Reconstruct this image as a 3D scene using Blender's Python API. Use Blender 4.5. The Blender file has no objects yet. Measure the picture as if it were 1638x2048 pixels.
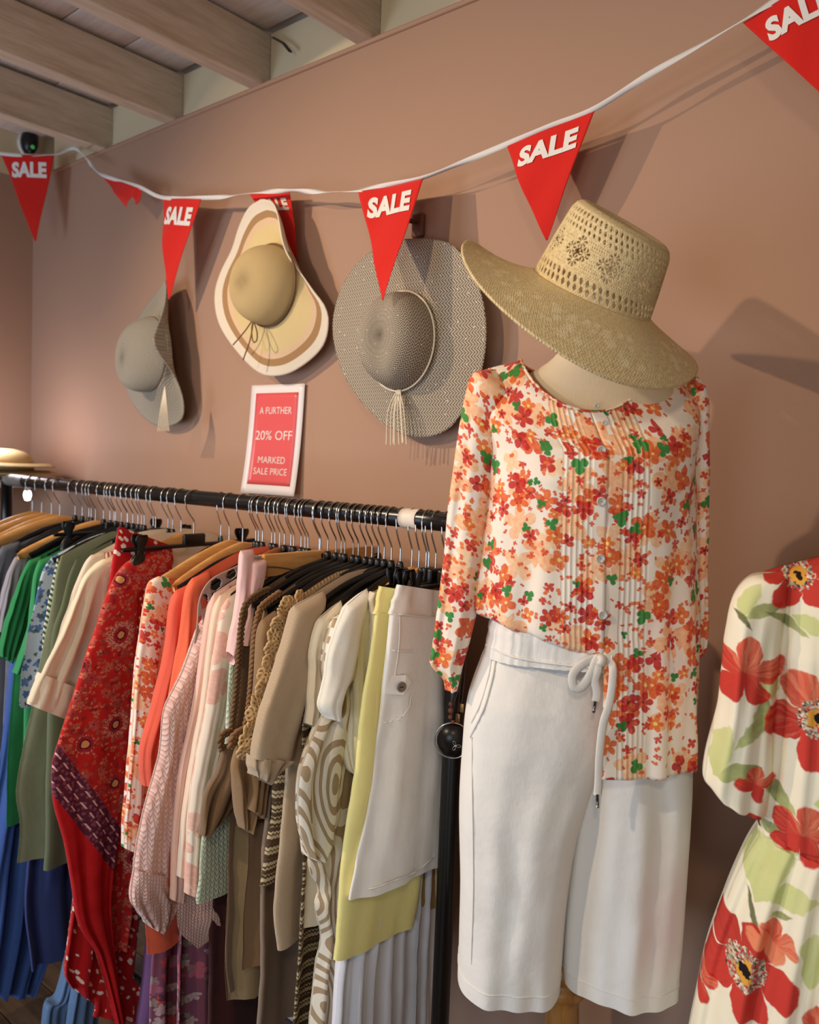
import bpy, bmesh, math, random
import numpy as np
from mathutils import Vector, Matrix, noise as mnoise

S = bpy.context.scene
COL = S.collection
PI = math.pi

# ---------------------------------------------------------------- camera, world, lights, exposure
FPX = 1640.0                                   # focal length in pixels of the 1638 x 2048 frame
YAW, PITCH, ROLL = math.radians(49.8), math.radians(3.5), math.radians(2.2)
CAM = np.array([0.0, 0.0, 1.5])
_f = np.array([-math.cos(YAW) * math.cos(PITCH), math.sin(YAW) * math.cos(PITCH), -math.sin(PITCH)])
_r = np.cross(_f, [0, 0, 1.0]); _r /= np.linalg.norm(_r)
_u = np.cross(_r, _f)
_r, _u = _r * math.cos(ROLL) + _u * math.sin(ROLL), _u * math.cos(ROLL) - _r * math.sin(ROLL)

cd = bpy.data.cameras.new('camera')
cam = bpy.data.objects.new('camera', cd)
COL.objects.link(cam)
cam.matrix_world = Matrix(((_r[0], _u[0], -_f[0], CAM[0]), (_r[1], _u[1], -_f[1], CAM[1]),
                           (_r[2], _u[2], -_f[2], CAM[2]), (0, 0, 0, 1)))
cd.sensor_fit = 'HORIZONTAL'
cd.sensor_width = 36.0
cd.lens = FPX / 1638.0 * 36.0
cd.clip_start = 0.02
cd.dof.use_dof = True
cd.dof.focus_distance = 1.45
cd.dof.aperture_fstop = 5.0
S.camera = cam

S.view_settings.view_transform = 'Standard'
S.view_settings.look = 'None'
S.view_settings.gamma = 1.0
S.view_settings.use_curve_mapping = False
S.view_settings.exposure = 0.0

W = bpy.data.worlds.new('world'); S.world = W; W.use_nodes = True
W.node_tree.nodes['Background'].inputs[0].default_value = (0.95, 0.86, 0.80, 1)
W.node_tree.nodes['Background'].inputs[1].default_value = 0.09


def aim(o, target):
    o.rotation_euler = (Vector(target) - o.location).to_track_quat('-Z', 'Y').to_euler()


def light(name, kind, loc, target, power, color, **kw):
    d = bpy.data.lights.new(name, kind)
    d.energy = power; d.color = color
    for k, v in kw.items(): setattr(d, k, v)
    o = bpy.data.objects.new(name, d); COL.objects.link(o)
    o.location = loc; aim(o, target)
    return o


# warm shop spots on the ceiling left of the camera; daylight from the shop front behind it and from a side window at the left
light('spot_lamp', 'SPOT', (-2.35, -0.25, 2.42), (-1.25, 1.35, 1.30), 100, (1.0, 0.78, 0.55), spot_size=math.radians(92), spot_blend=1.0, shadow_soft_size=0.022)
light('spot_lamp', 'SPOT', (-1.35, -0.95, 2.42), (-0.9, 1.35, 1.25), 76, (1.0, 0.79, 0.57), spot_size=math.radians(80), spot_blend=1.0, shadow_soft_size=0.03)
light('spot_lamp', 'SPOT', (0.45, -0.75, 2.42), (-0.75, 1.2, 1.35), 30, (1.0, 0.82, 0.62), spot_size=math.radians(70), spot_blend=1.0, shadow_soft_size=0.12)
light('shop_front_daylight', 'AREA', (0.1, -2.35, 0.95), (-0.9, 1.1, 0.95), 27, (0.74, 0.86, 1.0), shape='RECTANGLE', size=1.6, size_y=1.5)
light('side_window_daylight', 'AREA', (-2.5, -1.7, 0.95), (-1.9, 1.0, 0.75), 36, (0.56, 0.74, 1.0), shape='RECTANGLE', size=0.8, size_y=1.3)


# ---------------------------------------------------------------- pixel -> place
def ray(px, py):
    return _f + _r * (px - 819.0) / FPX - _u * (py - 1024.0) / FPX


def at(px, py, ax, v):
    k = 'xyz'.index(ax); d = ray(px, py)
    return CAM + d * ((v - CAM[k]) / d[k])


def at_plane(px, py, p0, n):
    d = ray(px, py); n = np.asarray(n, float)
    return CAM + d * (((np.asarray(p0, float) - CAM) @ n) / (d @ n))


def at_depth(px, py, depth):
    return CAM + ray(px, py) * depth


def to_px(P):
    q = np.asarray(P, float) - CAM; z = q @ _f
    return 819 + FPX * (q @ _r) / z, 1024 - FPX * (q @ _u) / z, z


def on_surf(Vp, px, py, lift=0.0008):
    """point of a built surface that lies nearest to the camera along a line of sight"""
    Q = Vp.reshape(-1, 3); x, y, z = to_px(Q)
    d = np.hypot(x - px, y - py)
    k = np.argsort(d)[:14]; k = k[z[k] < z[k].min() + 0.03]
    w = 1 / (d[k] + 0.5); zz = (z[k] * w).sum() / w.sum()
    r = ray(px, py)
    return CAM + r * (zz - lift)


# ---------------------------------------------------------------- mesh building
class MB:
    def __init__(s): s.v = []; s.f = []; s.uv = []; s.n = 0

    def add(s, V, Fc, UV=None):
        V = np.asarray(V, float).reshape(-1, 3)
        s.v.append(V)
        for k, fc in enumerate(Fc):
            s.f.append(tuple(int(i) + s.n for i in fc))
            if UV is not None: s.uv.extend(UV[k])
            else: s.uv.extend([(V[i][0], V[i][2]) for i in fc])
        s.n += len(V)
        return s

    def grid(s, V, UV=None, close=False, hole=None, flip=False):
        """V: rows x cols x 3; close joins last column to first; hole(i,j) leaves a face out"""
        V = np.asarray(V, float); nv, nu = V.shape[:2]
        if UV is None:
            UV = np.stack(np.meshgrid(np.linspace(0, 1, nu + (1 if close else 0)), np.linspace(0, 1, nv)), -1)
        Fc = []; U = []
        for i in range(nv - 1):
            for j in range(nu if close else nu - 1):
                if hole and hole(i, j): continue
                j2 = (j + 1) % nu
                fc = (i * nu + j, i * nu + j2, (i + 1) * nu + j2, (i + 1) * nu + j)
                uv = (tuple(UV[i, j]), tuple(UV[i, j + 1]), tuple(UV[i + 1, j + 1]), tuple(UV[i + 1, j]))
                if flip: fc = fc[::-1]; uv = uv[::-1]
                Fc.append(fc); U.append(uv)
        return s.add(V.reshape(-1, 3), Fc, U)

    def box(s, c, size, R=None):
        c = np.asarray(c, float); h = np.asarray(size, float) / 2
        P = np.array([(x, y, z) for x in (-1, 1) for y in (-1, 1) for z in (-1, 1)]) * h
        if R is not None: P = P @ np.asarray(R, float).T
        return s.add(P + c, [(0, 1, 3, 2), (4, 6, 7, 5), (0, 4, 5, 1), (2, 3, 7, 6), (0, 2, 6, 4), (1, 5, 7, 3)])

    def bbox(s, c, size, b=0.003, R=None):
        """box with chamfered edges"""
        c = np.asarray(c, float); h = np.asarray(size, float) / 2; b = min(b, h.min() * 0.9)
        bm = bmesh.new(); bmesh.ops.create_cube(bm, size=1.0)
        for v in bm.verts: v.co = Vector((v.co[0] * 2 * h[0], v.co[1] * 2 * h[1], v.co[2] * 2 * h[2]))
        bmesh.ops.bevel(bm, geom=list(bm.edges), offset=b, segments=2, affect='EDGES', profile=0.5)
        bm.verts.index_update()
        P = np.array([v.co[:] for v in bm.verts]); Fc = [[v.index for v in f.verts] for f in bm.faces]
        bm.free()
        if R is not None: P = P @ np.asarray(R, float).T
        return s.add(P + c, Fc)

    def tube(s, P, r, n=8, flat=1.0, nrm=None, cap=True, uvs=(1, 1)):
        """sweep along P; r scalar or list; flat squeezes the section along its second axis; nrm = reference normal"""
        P = np.asarray(P, float); m = len(P)
        r = np.full(m, r) if np.isscalar(r) else np.asarray(r, float)
        T = np.gradient(P, axis=0); T /= np.linalg.norm(T, axis=1)[:, None] + 1e-12
        ref = np.asarray(nrm if nrm is not None else ((0, 0, 1) if abs(T[0][2]) < 0.9 else (1, 0, 0)), float)
        V = np.zeros((m, n, 3)); A0 = None; L = 0
        UV = np.zeros((m, n + 1, 2))
        for i in range(m):
            A = np.cross(T[i], ref) if (A0 is None or nrm is not None) else A0 - T[i] * (A0 @ T[i])
            if np.linalg.norm(A) < 1e-6: A = np.cross(T[i], (0.3, 0.9, 0.2))
            A /= np.linalg.norm(A); A0 = A
            B = np.cross(T[i], A)
            if i: L += np.linalg.norm(P[i] - P[i - 1])
            for j in range(n):
                a = 2 * PI * j / n
                V[i, j] = P[i] + r[i] * (math.cos(a) * A + math.sin(a) * flat * B)
            UV[i, :, 0] = np.linspace(0, 2 * PI * max(r[i], 1e-4), n + 1) * uvs[0]; UV[i, :, 1] = L * uvs[1]
        base = s.n
        s.grid(V, UV, close=True)
        if cap:
            s.f.append(tuple(base + j for j in range(n))); s.uv.extend([(0, 0)] * n)
            s.f.append(tuple(base + (m - 1) * n + j for j in range(n))[::-1]); s.uv.extend([(0, 0)] * n)
        return s

    def lathe(s, prof, n=32, M=None, sx=1.0, sy=1.0):
        """prof: list of (radius, height)"""
        prof = np.asarray(prof, float); a = np.arange(n) * 2 * PI / n
        V = np.stack([prof[:, :1] * np.cos(a)[None] * sx, prof[:, :1] * np.sin(a)[None] * sy, np.repeat(prof[:, 1:2], n, 1)], -1)
        if M is not None:
            M = np.asarray(M); V = V @ M[:3, :3].T + M[:3, 3]
        L = np.concatenate([[0], np.cumsum(np.linalg.norm(np.diff(prof, axis=0), axis=1))])
        UV = np.zeros((len(prof), n + 1, 2)); UV[..., 0] = np.linspace(0, 2 * PI * prof[:, 0].max(), n + 1)[None]; UV[..., 1] = L[:, None]
        return s.grid(V, UV, close=True)

    def build(s, name, mat, parent=None, origin=(0, 0, 0), smooth=True, solid=0.0, sub=0):
        me = bpy.data.meshes.new(name)
        V = np.concatenate(s.v) - np.asarray(origin, float)
        me.from_pydata(V.tolist(), [], s.f)
        uvl = me.uv_layers.new(name='UVMap')
        uvl.data.foreach_set('uv', np.asarray(s.uv, np.float32).ravel())
        if smooth: me.polygons.foreach_set('use_smooth', [True] * len(me.polygons))
        me.materials.append(mat); me.update()
        o = bpy.data.objects.new(name, me); COL.objects.link(o)
        if parent is not None: o.parent = parent
        else: o.location = origin
        if solid:
            m = o.modifiers.new('solid', 'SOLIDIFY'); m.thickness = solid; m.offset = 0
        if sub:
            m = o.modifiers.new('sub', 'SUBSURF'); m.levels = sub; m.render_levels = sub
        return o


def tag(o, label, cat, group=None):
    o['label'] = label; o['category'] = cat
    if group: o['group'] = group
    return o


def thing(name, loc, label, cat, group=None, rot=(0, 0, 0)):
    o = bpy.data.objects.new(name, None); COL.objects.link(o)
    o.location = loc; o.rotation_euler = rot
    o.empty_display_size = 0.05
    return tag(o, label, cat, group)


def struct(o):
    o['kind'] = 'structure'
    return o


def copy_tree(o, parent=None):
    c = o.copy(); COL.objects.link(c); c.parent = parent
    for ch in list(o.children): copy_tree(ch, c)
    return c


def catmull(P, n):
    """resample a polyline smoothly to n points, even in arc length"""
    P = np.asarray(P, float)
    if len(P) == 2:
        t = np.linspace(0, 1, n)[:, None]; return P[0] * (1 - t) + P[1] * t
    Q = np.vstack([2 * P[0] - P[1], P, 2 * P[-1] - P[-2]]); out = []
    for i in range(1, len(Q) - 2):
        for t in np.linspace(0, 1, 16, endpoint=False):
            a, b, c, d = Q[i - 1:i + 3]
            out.append(0.5 * (2 * b + (c - a) * t + (2 * a - 5 * b + 4 * c - d) * t * t + (3 * b - a - 3 * c + d) * t ** 3))
    out.append(Q[-2]); out = np.array(out)
    L = np.concatenate([[0], np.cumsum(np.linalg.norm(np.diff(out, axis=0), axis=1))])
    s = np.linspace(0, L[-1], n)
    return np.stack([np.interp(s, L, out[:, k]) for k in range(out.shape[1])], -1)


def text_mesh(txt, bold=0.0, shear=0.0, space=1.0):
    """flat lettering as vertices and faces, unit height about 0.7"""
    cu = bpy.data.curves.new('lettering', 'FONT'); cu.body = txt; cu.offset = bold; cu.shear = shear
    cu.align_x = 'CENTER'; cu.space_character = space; cu.resolution_u = 4
    o = bpy.data.objects.new('lettering', cu); COL.objects.link(o)
    dg = bpy.context.evaluated_depsgraph_get(); dg.update()
    me = bpy.data.meshes.new_from_object(o.evaluated_get(dg))
    bm = bmesh.new(); bm.from_mesh(me); bmesh.ops.remove_doubles(bm, verts=bm.verts, dist=1e-5)
    for it in range(4):
        bmesh.ops.triangulate(bm, faces=bm.faces[:])
        lg = [e for e in bm.edges if e.calc_length() > 0.16]
        if lg: bmesh.ops.subdivide_edges(bm, edges=lg, cuts=1)
    bmesh.ops.triangulate(bm, faces=bm.faces[:]); bm.verts.index_update()
    V = np.array([v.co[:] for v in bm.verts]); Fc = [tuple(v.index for v in f.verts) for f in bm.faces]
    bm.free()
    bpy.data.objects.remove(o); bpy.data.curves.remove(cu); bpy.data.meshes.remove(me)
    return V, Fc


# ---------------------------------------------------------------- materials
def srgb(r, g, b):
    f = lambda c: ((c / 255 + 0.055) / 1.055) ** 2.4 if c > 10 else c / 255 / 12.92
    return (f(r), f(g), f(b), 1.0)


class NT:
    def __init__(s, name, rough=0.8, spec=0.3):
        s.m = bpy.data.materials.new(name); s.m.use_nodes = True
        s.t = s.m.node_tree; s.b = s.t.nodes['Principled BSDF']
        s.b.inputs['Roughness'].default_value = rough
        s.b.inputs['Specular IOR Level'].default_value = spec

    def put(s, sock, v):
        if isinstance(v, bpy.types.NodeSocket): s.t.links.new(v, sock)
        elif v is not None: sock.default_value = v

    def node(s, typ, ins=None, **kw):
        n = s.t.nodes.new('ShaderNode' + typ)
        for k, v in kw.items(): setattr(n, k, v)
        for k, v in (ins or {}).items(): s.put(n.inputs[k], v)
        return n

    def mt(s, op, a, b=None, c=None, clamp=False):
        n = s.node('Math', operation=op, use_clamp=clamp)
        for i, v in enumerate((a, b, c)):
            if v is not None: s.put(n.inputs[i], v)
        return n.outputs[0]

    def vm(s, op, a, b=None):
        n = s.node('VectorMath', operation=op)
        s.put(n.inputs[0], a)
        if b is not None:
            if op == 'SCALE': s.put(n.inputs['Scale'], b)
            else: s.put(n.inputs[1], b)
        return n.outputs['Value'] if op in ('LENGTH', 'DOT_PRODUCT') else n.outputs[0]

    def mix(s, fac, a, b):
        n = s.node('Mix', data_type='RGBA')
        s.put(n.inputs[0], fac); s.put(n.inputs[6], a); s.put(n.inputs[7], b)
        return n.outputs[2]

    def uv(s): return s.node('TexCoord').outputs['UV']
    def objc(s): return s.node('TexCoord').outputs['Object']

    def sep(s, v):
        n = s.node('SeparateXYZ', {0: v}); return n.outputs[0], n.outputs[1], n.outputs[2]

    def comb(s, x, y, z=0.0):
        return s.node('CombineXYZ', {0: x, 1: y, 2: z}).outputs[0]

    def noise(s, v, scale, detail=2.0, rough=0.5):
        n = s.node('TexNoise', {'Vector': v, 'Scale': scale, 'Detail': detail, 'Roughness': rough}); return n.outputs[0], n.outputs[1]

    def ramp(s, fac, stops, interp='LINEAR'):
        n = s.node('ValToRGB', {0: fac}); cr = n.color_ramp; cr.interpolation = interp
        while len(cr.elements) < len(stops): cr.elements.new(0.5)
        for e, (p, c) in zip(cr.elements, stops): e.position = p; e.color = c
        return n.outputs[0]

    def bump(s, h, strength=0.3, dist=0.001):
        n = s.node('Bump', {'Strength': strength, 'Distance': dist, 'Height': h})
        s.t.links.new(n.outputs[0], s.b.inputs['Normal'])
        return s

    def col(s, c): s.put(s.b.inputs['Base Color'], c); return s
    def sheen(s, w=0.3): s.b.inputs['Sheen Weight'].default_value = w; return s


MATS = {}


def plain(name, c, rough=0.6, spec=0.4, metal=0.0):
    if name in MATS: return MATS[name]
    n = NT(name, rough, spec)
    nz = n.noise(n.objc(), 40, 2)[0]
    n.col(n.mix(n.mt('MULTIPLY', nz, 0.18), c, (c[0] * 0.8, c[1] * 0.8, c[2] * 0.8, 1)))
    n.b.inputs['Metallic'].default_value = metal
    MATS[name] = n.m; return n.m


def weave_height(n, uv, per):
    x, y, _ = n.sep(uv)
    k = 2 * PI / per
    return n.mt('MULTIPLY', n.mt('SINE', n.mt('MULTIPLY', x, k)), n.mt('SINE', n.mt('MULTIPLY', y, k)))


def cloth(name, c, c2=None, rough=0.9, per=0.0016, bump=0.45, crease=0.5, sheen=0.15, var=0.35, trans=0.0):
    """woven cloth: slubby colour, fine weave and soft creases"""
    if name in MATS: return MATS[name]
    n = NT(name, rough, 0.15); uv = n.uv()
    c2 = c2 or (c[0] * 0.86, c[1] * 0.85, c[2] * 0.84, 1)
    x, y, _ = n.sep(uv)
    slub = n.noise(n.comb(n.mt('MULTIPLY', x, 900), n.mt('MULTIPLY', y, 60)), 1.0, 2)[0]
    n.col(n.mix(n.mt('MULTIPLY', slub, var, clamp=True), c, c2))
    cr = n.noise(uv, 22, 3, 0.55)[0]
    n.bump(n.mt('ADD', n.mt('MULTIPLY', cr, 6.0 * crease), n.mt('MULTIPLY', slub, 0.5)), bump, 0.0012)
    n.sheen(sheen)
    if trans: n.b.inputs['Transmission Weight'].default_value = 0; n.b.inputs['Subsurface Weight'].default_value = trans; n.b.inputs['Subsurface Radius'].default_value = (0.004, 0.003, 0.002)
    MATS[name] = n.m; return n.m


def knit(name, c, c2, px=0.004, py=0.005, open_=False, strength=0.8):
    """knitted fabric: rows of V stitches in relief"""
    if name in MATS: return MATS[name]
    n = NT(name, 0.95, 0.1); uv = n.uv(); x, y, _ = n.sep(uv)
    wob = n.noise(uv, 60, 2)[0]
    xx = n.mt('ADD', x, n.mt('MULTIPLY', wob, px * 0.6))
    tri = n.mt('PINGPONG', xx, px / 2)
    ph = n.mt('DIVIDE', n.mt('ADD', y, n.mt('MULTIPLY', tri, 1.6)), py)
    st = n.mt('ABSOLUTE', n.mt('SINE', n.mt('MULTIPLY', ph, PI)))
    colm = n.mt('ABSOLUTE', n.mt('SINE', n.mt('MULTIPLY', n.mt('DIVIDE', xx, px), PI)))
    h = n.mt('MULTIPLY', n.mt('POWER', st, 0.6), n.mt('POWER', colm, 0.5))
    n.col(n.mix(n.mt('MULTIPLY', n.mt('SUBTRACT', 1.0, h), 0.6), c, c2))
    n.bump(h, strength, 0.0018).sheen(0.4)
    MATS[name] = n.m; return n.m


def flower_layer(n, uv, scale, size, petals, density, off, rnd=0.85, inner=0.5, sharp=40.0, power=0.6):
    """petalled blots scattered on a plane: returns mask, random colour, centre mask, radius"""
    p = n.vm('ADD', uv, (off, off * 0.61, 0))
    v = n.node('TexVoronoi', {'Vector': p, 'Scale': scale, 'Randomness': rnd}, voronoi_dimensions='2D')
    loc = n.vm('SCALE', n.vm('SUBTRACT', p, v.outputs['Position']), scale)
    x, y, _ = n.sep(loc)
    r = n.mt('SQRT', n.mt('ADD', n.mt('MULTIPLY', x, x), n.mt('MULTIPLY', y, y)))
    cr, cg, cb = n.sep(v.outputs['Color'])
    ang = n.mt('ADD', n.mt('ARCTAN2', y, x), n.mt('MULTIPLY', cr, 6.283))
    np_ = n.mt('MULTIPLY', n.mt('FLOOR', n.mt('ADD', float(petals), n.mt('MULTIPLY', n.mt('FRACT', n.mt('MULTIPLY', cb, 37.0)), 1.99))), 0.5) if petals == 4 else petals / 2
    pet = n.mt('POWER', n.mt('ABSOLUTE', n.mt('COSINE', n.mt('MULTIPLY', ang, np_))), power)
    R = n.mt('MULTIPLY', n.mt('ADD', inner, n.mt('MULTIPLY', pet, 1 - inner)), n.mt('MULTIPLY', n.mt('ADD', 0.6, n.mt('MULTIPLY', cg, 0.75)), size))
    m = n.mt('MULTIPLY', n.mt('SUBTRACT', R, r), sharp, clamp=True)
    m = n.mt('MULTIPLY', m, n.mt('LESS_THAN', cb, density))
    cen = n.mt('MULTIPLY', n.mt('LESS_THAN', r, size * 0.16), m)
    return m, (cr, cg, cb), cen, r


def ditsy(name, base, layers, dist=0.006, crease=0.35, tucks=False, rough=0.85):
    """scattered flower print; layers: scale, size, petals, density, offset, colour a, colour b, centre colour or None, inner, opacity"""
    if name in MATS: return MATS[name]
    n = NT(name, rough, 0.2); uv0 = n.uv()
    nz = n.noise(uv0, 95, 3)[1]
    uv = n.vm('ADD', uv0, n.vm('SCALE', n.vm('SUBTRACT', nz, (0.5, 0.5, 0.5)), dist))
    c = base
    wash = n.noise(uv0, 150, 3)[0]
    for (sc, sz, pt, de, of, ca, cb, cc, inn, op) in layers:
        m, rc, cen, r = flower_layer(n, uv, sc, sz, pt, de, of, inner=inn)
        fc = n.mix(rc[1], ca, cb)
        fc = n.mix(n.mt('MULTIPLY', n.mt('SUBTRACT', wash, 0.35), 1.4, clamp=True), fc, (min(1, ca[0] * 1.15), min(1, ca[1] * 1.5 + 0.02), min(1, ca[2] * 1.4 + 0.01), 1))
        c = n.mix(n.mt('MULTIPLY', m, op), c, fc)
        if cc: c = n.mix(cen, c, cc)
    n.col(c)
    cr = n.mt('MULTIPLY', n.noise(uv0, 16, 3, 0.55)[0], 6.0 * crease)
    if tucks:
        x, y, _ = n.sep(uv0)
        ax = n.mt('ABSOLUTE', x)
        inside = n.mt('MULTIPLY', n.mt('GREATER_THAN', ax, 0.018), n.mt('LESS_THAN', ax, 0.062))
        rid = n.mt('POWER', n.mt('ABSOLUTE', n.mt('SINE', n.mt('MULTIPLY', ax, PI / 0.0075))), 3.0)
        cr = n.mt('ADD', cr, n.mt('MULTIPLY', n.mt('MULTIPLY', rid, inside), 1.6))
    n.bump(cr, 0.5, 0.0014).sheen(0.1)
    MATS[name] = n.m; return n.m
# ---------------------------------------------------------------- surface materials of the room
def wall_paint(name, c):
    n = NT(name, 0.75, 0.25); o = n.objc()
    a = n.noise(o, 1.3, 3)[0]; b = n.noise(o, 260, 2)[0]
    n.col(n.mix(n.mt('MULTIPLY', a, 0.35), c, (c[0] * 0.86, c[1] * 0.84, c[2] * 0.82, 1)))
    n.bump(n.mt('ADD', b, n.mt('MULTIPLY', n.noise(o, 30, 2)[0], 0.6)), 0.12, 0.001)
    return n.m


def wood(name, c, c2, axis=0, rough=0.55, scale=1.0, knots=False):
    if name in MATS: return MATS[name]
    n = NT(name, rough, 0.35); o = n.objc(); x, y, z = n.sep(o)
    k = [14.0, 14.0, 14.0]; k[axis] = 1.2
    v = n.comb(n.mt('MULTIPLY', x, k[0] * scale), n.mt('MULTIPLY', y, k[1] * scale), n.mt('MULTIPLY', z, k[2] * scale))
    g = n.noise(v, 3.2, 4, 0.6)[0]
    fine = n.noise(v, 16, 2)[0]
    f = n.mt('ADD', n.mt('MULTIPLY', g, 0.8), n.mt('MULTIPLY', fine, 0.25))
    c_ = n.ramp(f, [(0.3, c2), (0.62, c)])
    if knots:
        kn = n.node('TexVoronoi', {'Vector': n.comb(n.mt('MULTIPLY', x, 3.0), n.mt('MULTIPLY', y, 2.2), n.mt('MULTIPLY', z, 6.0)), 'Scale': 1.5})
        c_ = n.mix(n.mt('LESS_THAN', kn.outputs[0], 0.11), c_, (c2[0] * 0.45, c2[1] * 0.4, c2[2] * 0.35, 1))
    n.col(c_); n.bump(f, 0.2, 0.001)
    MATS[name] = n.m; return n.m


WALL_Y, LEFT_X, TOP_Z, BOARD_Z = 1.45, -3.12, 2.487, 2.632
m_wall = wall_paint('pink_brown_wall_paint', srgb(173, 137, 114))
m_cream = wall_paint('cream_paint', srgb(214, 196, 160))
m_joist = wood('limewashed_timber', srgb(222, 208, 188), srgb(190, 172, 148), 1, 0.75, knots=True)
m_board = wood('limewashed_boards', srgb(226, 212, 202), srgb(200, 182, 170), 0, 0.75)
m_floor = wood('brown_floorboards', srgb(120, 92, 66), srgb(74, 52, 36), 0, 0.45)
m_white = plain('white_paint', srgb(225, 220, 214), 0.5)

mb = MB().box((-0.9, WALL_Y + 0.05, TOP_Z / 2), (4.64, 0.10, TOP_Z))
struct(mb.build('wall_back', m_wall, smooth=False))
mb = MB().box((LEFT_X - 0.05, -0.55, TOP_Z / 2), (0.10, 4.2, TOP_Z))
struct(mb.build('wall_left', m_wall, smooth=False))
mb = MB().box((LEFT_X - 0.04, -0.55, TOP_Z + 0.09), (0.08, 4.2, 0.18))
struct(mb.build('trim_1', m_cream, smooth=False))
mb = MB().bbox((-0.9, WALL_Y + 0.012, TOP_Z + 0.004), (4.44, 0.04, 0.012), 0.004)
struct(mb.build('trim_2', m_wall))
mb = MB().bbox((-0.9, WALL_Y - 0.008, 0.06), (4.44, 0.018, 0.12), 0.004)
struct(mb.build('baseboard_back', m_white))
mb = MB().bbox((LEFT_X + 0.008, -0.55, 0.06), (0.018, 3.96, 0.12), 0.004)
struct(mb.build('baseboard_left', m_white))

floor = struct(MB().box((-0.9, -0.55, -0.04), (4.5, 4.1, 0.04)).build('floor', m_floor, smooth=False))
pm = None
for i in range(31):
    y = WALL_Y - 0.065 - i * 0.13
    if pm is None:
        pm = MB().bbox((0, 0, 0), (4.44, 0.127, 0.02), 0.002).build('floor_plank', m_floor, floor)
        o = pm
    else:
        o = pm.copy(); COL.objects.link(o)
    o.location = (-0.9 + 0.0, y, -0.0105)

ceiling = struct(MB().box((-0.9, -0.55, BOARD_Z + 0.045), (4.6, 4.2, 0.03)).build('ceiling', m_board, smooth=False))
pm = None
for i in range(22):
    if pm is None:
        pm = MB().bbox((0, 0, 0), (4.44, 0.176, 0.018), 0.004).build('ceiling_board', m_board, ceiling); o = pm
    else:
        o = pm.copy(); COL.objects.link(o)
    o.location = (-0.9, WALL_Y + 0.01 - 0.09 - i * 0.18, BOARD_Z + 0.019)
pm = None
for i in range(1, 11):
    if pm is None:
        pm = MB().bbox((0, 0, 0), (0.055, 4.0, 0.138), 0.004).build('joist', m_joist, ceiling); o = pm
    else:
        o = pm.copy(); COL.objects.link(o)
    o.location = (-2.622 - 0.402 + i * 0.402, WALL_Y + 0.02 - 2.0, 2.494 + 0.069)
pm = None
for i in range(0, 10):
    if pm is None:
        pm = MB().box((0, 0, 0), (0.345, 0.03, 0.14)).build('blocking_board', m_cream, ceiling, smooth=False); o = pm
    else:
        o = pm.copy(); COL.objects.link(o)
    o.location = (-2.622 - 0.201 + i * 0.402, WALL_Y + 0.032, 2.562)
# old iron strap in one bay, by a joist end
mb = MB().tube([(-1.80 + 0.05, 1.444, 2.60), (-1.80 + 0.09, 1.442, 2.575), (-1.80 + 0.12, 1.44, 2.545)], 0.008, 6, 0.4)
mb.build('iron_strap', plain('old_iron', srgb(70, 58, 48), 0.7), ceiling)

# ---------------------------------------------------------------- bunting
m_red = cloth('red_pennant_cloth', srgb(214, 36, 26), srgb(190, 26, 20), rough=0.75, crease=0.25, var=0.2)
m_tape = cloth('white_bunting_tape', srgb(232, 226, 220), crease=0.2, var=0.2)
m_let = plain('white_print', srgb(235, 228, 218), 0.7)
TY = 1.358
tapepx = [(195, 345), (232, 362), (278, 376), (325, 397), (402, 398), (450, 396), (500, 389), (580, 384), (645, 387), (717, 384), (780, 372), (847, 358),
          (930, 326), (1013, 292), (1100, 256), (1188, 222), (1300, 152), (1400, 95), (1485, 45), (1580, -12), (1680, -70), (1800, -140)]
tp = [at(*p, 'y', TY) for p in tapepx]
pa = at(150, 299, 'y', 1.425)
pb = np.array([-3.08, 1.17, 2.54])
d1 = (pb - pa); n1 = np.cross(d1, (0, 0, 1.0)); n1 /= np.linalg.norm(n1)
tl1, tr1, tt1 = [at_plane(*p, pa, n1) for p in ((2, 309), (108, 311), (74, 488))]
path = catmull([pb, tl1, tr1, pa] + tp, 260)
bunting = thing('bunting', tuple(tp[9]), 'string of red SALE pennants on white tape strung along the pink wall', 'bunting')
bo = np.array(tp[9])
Tn = np.gradient(path, axis=0); Tn /= np.linalg.norm(Tn, axis=1)[:, None]
V = np.zeros((260, 3, 3))
for i in range(260):
    s = i / 259
    tau = 0.2 + 1.6 * mnoise.noise(Vector((s * 22, 1.7, 0))) + 0.6 * math.sin(s * 47)
    dn = np.array([0, 0, -1.0]); dn -= Tn[i] * (dn @ Tn[i]); dn /= np.linalg.norm(dn)
    out = np.cross(Tn[i], dn)
    w = math.cos(tau) * dn + math.sin(tau) * out * 0.8
    for k in range(3): V[i, k] = path[i] + np.array([0, 0, 0.0035]) + w * (0.0115 * k / 2 - 0.0055)
MB().grid(V).build('tape', m_tape, bunting, bo, solid=0.0008)

SALE = text_mesh('SALE', bold=0.052, shear=0.12, space=1.05)


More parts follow.
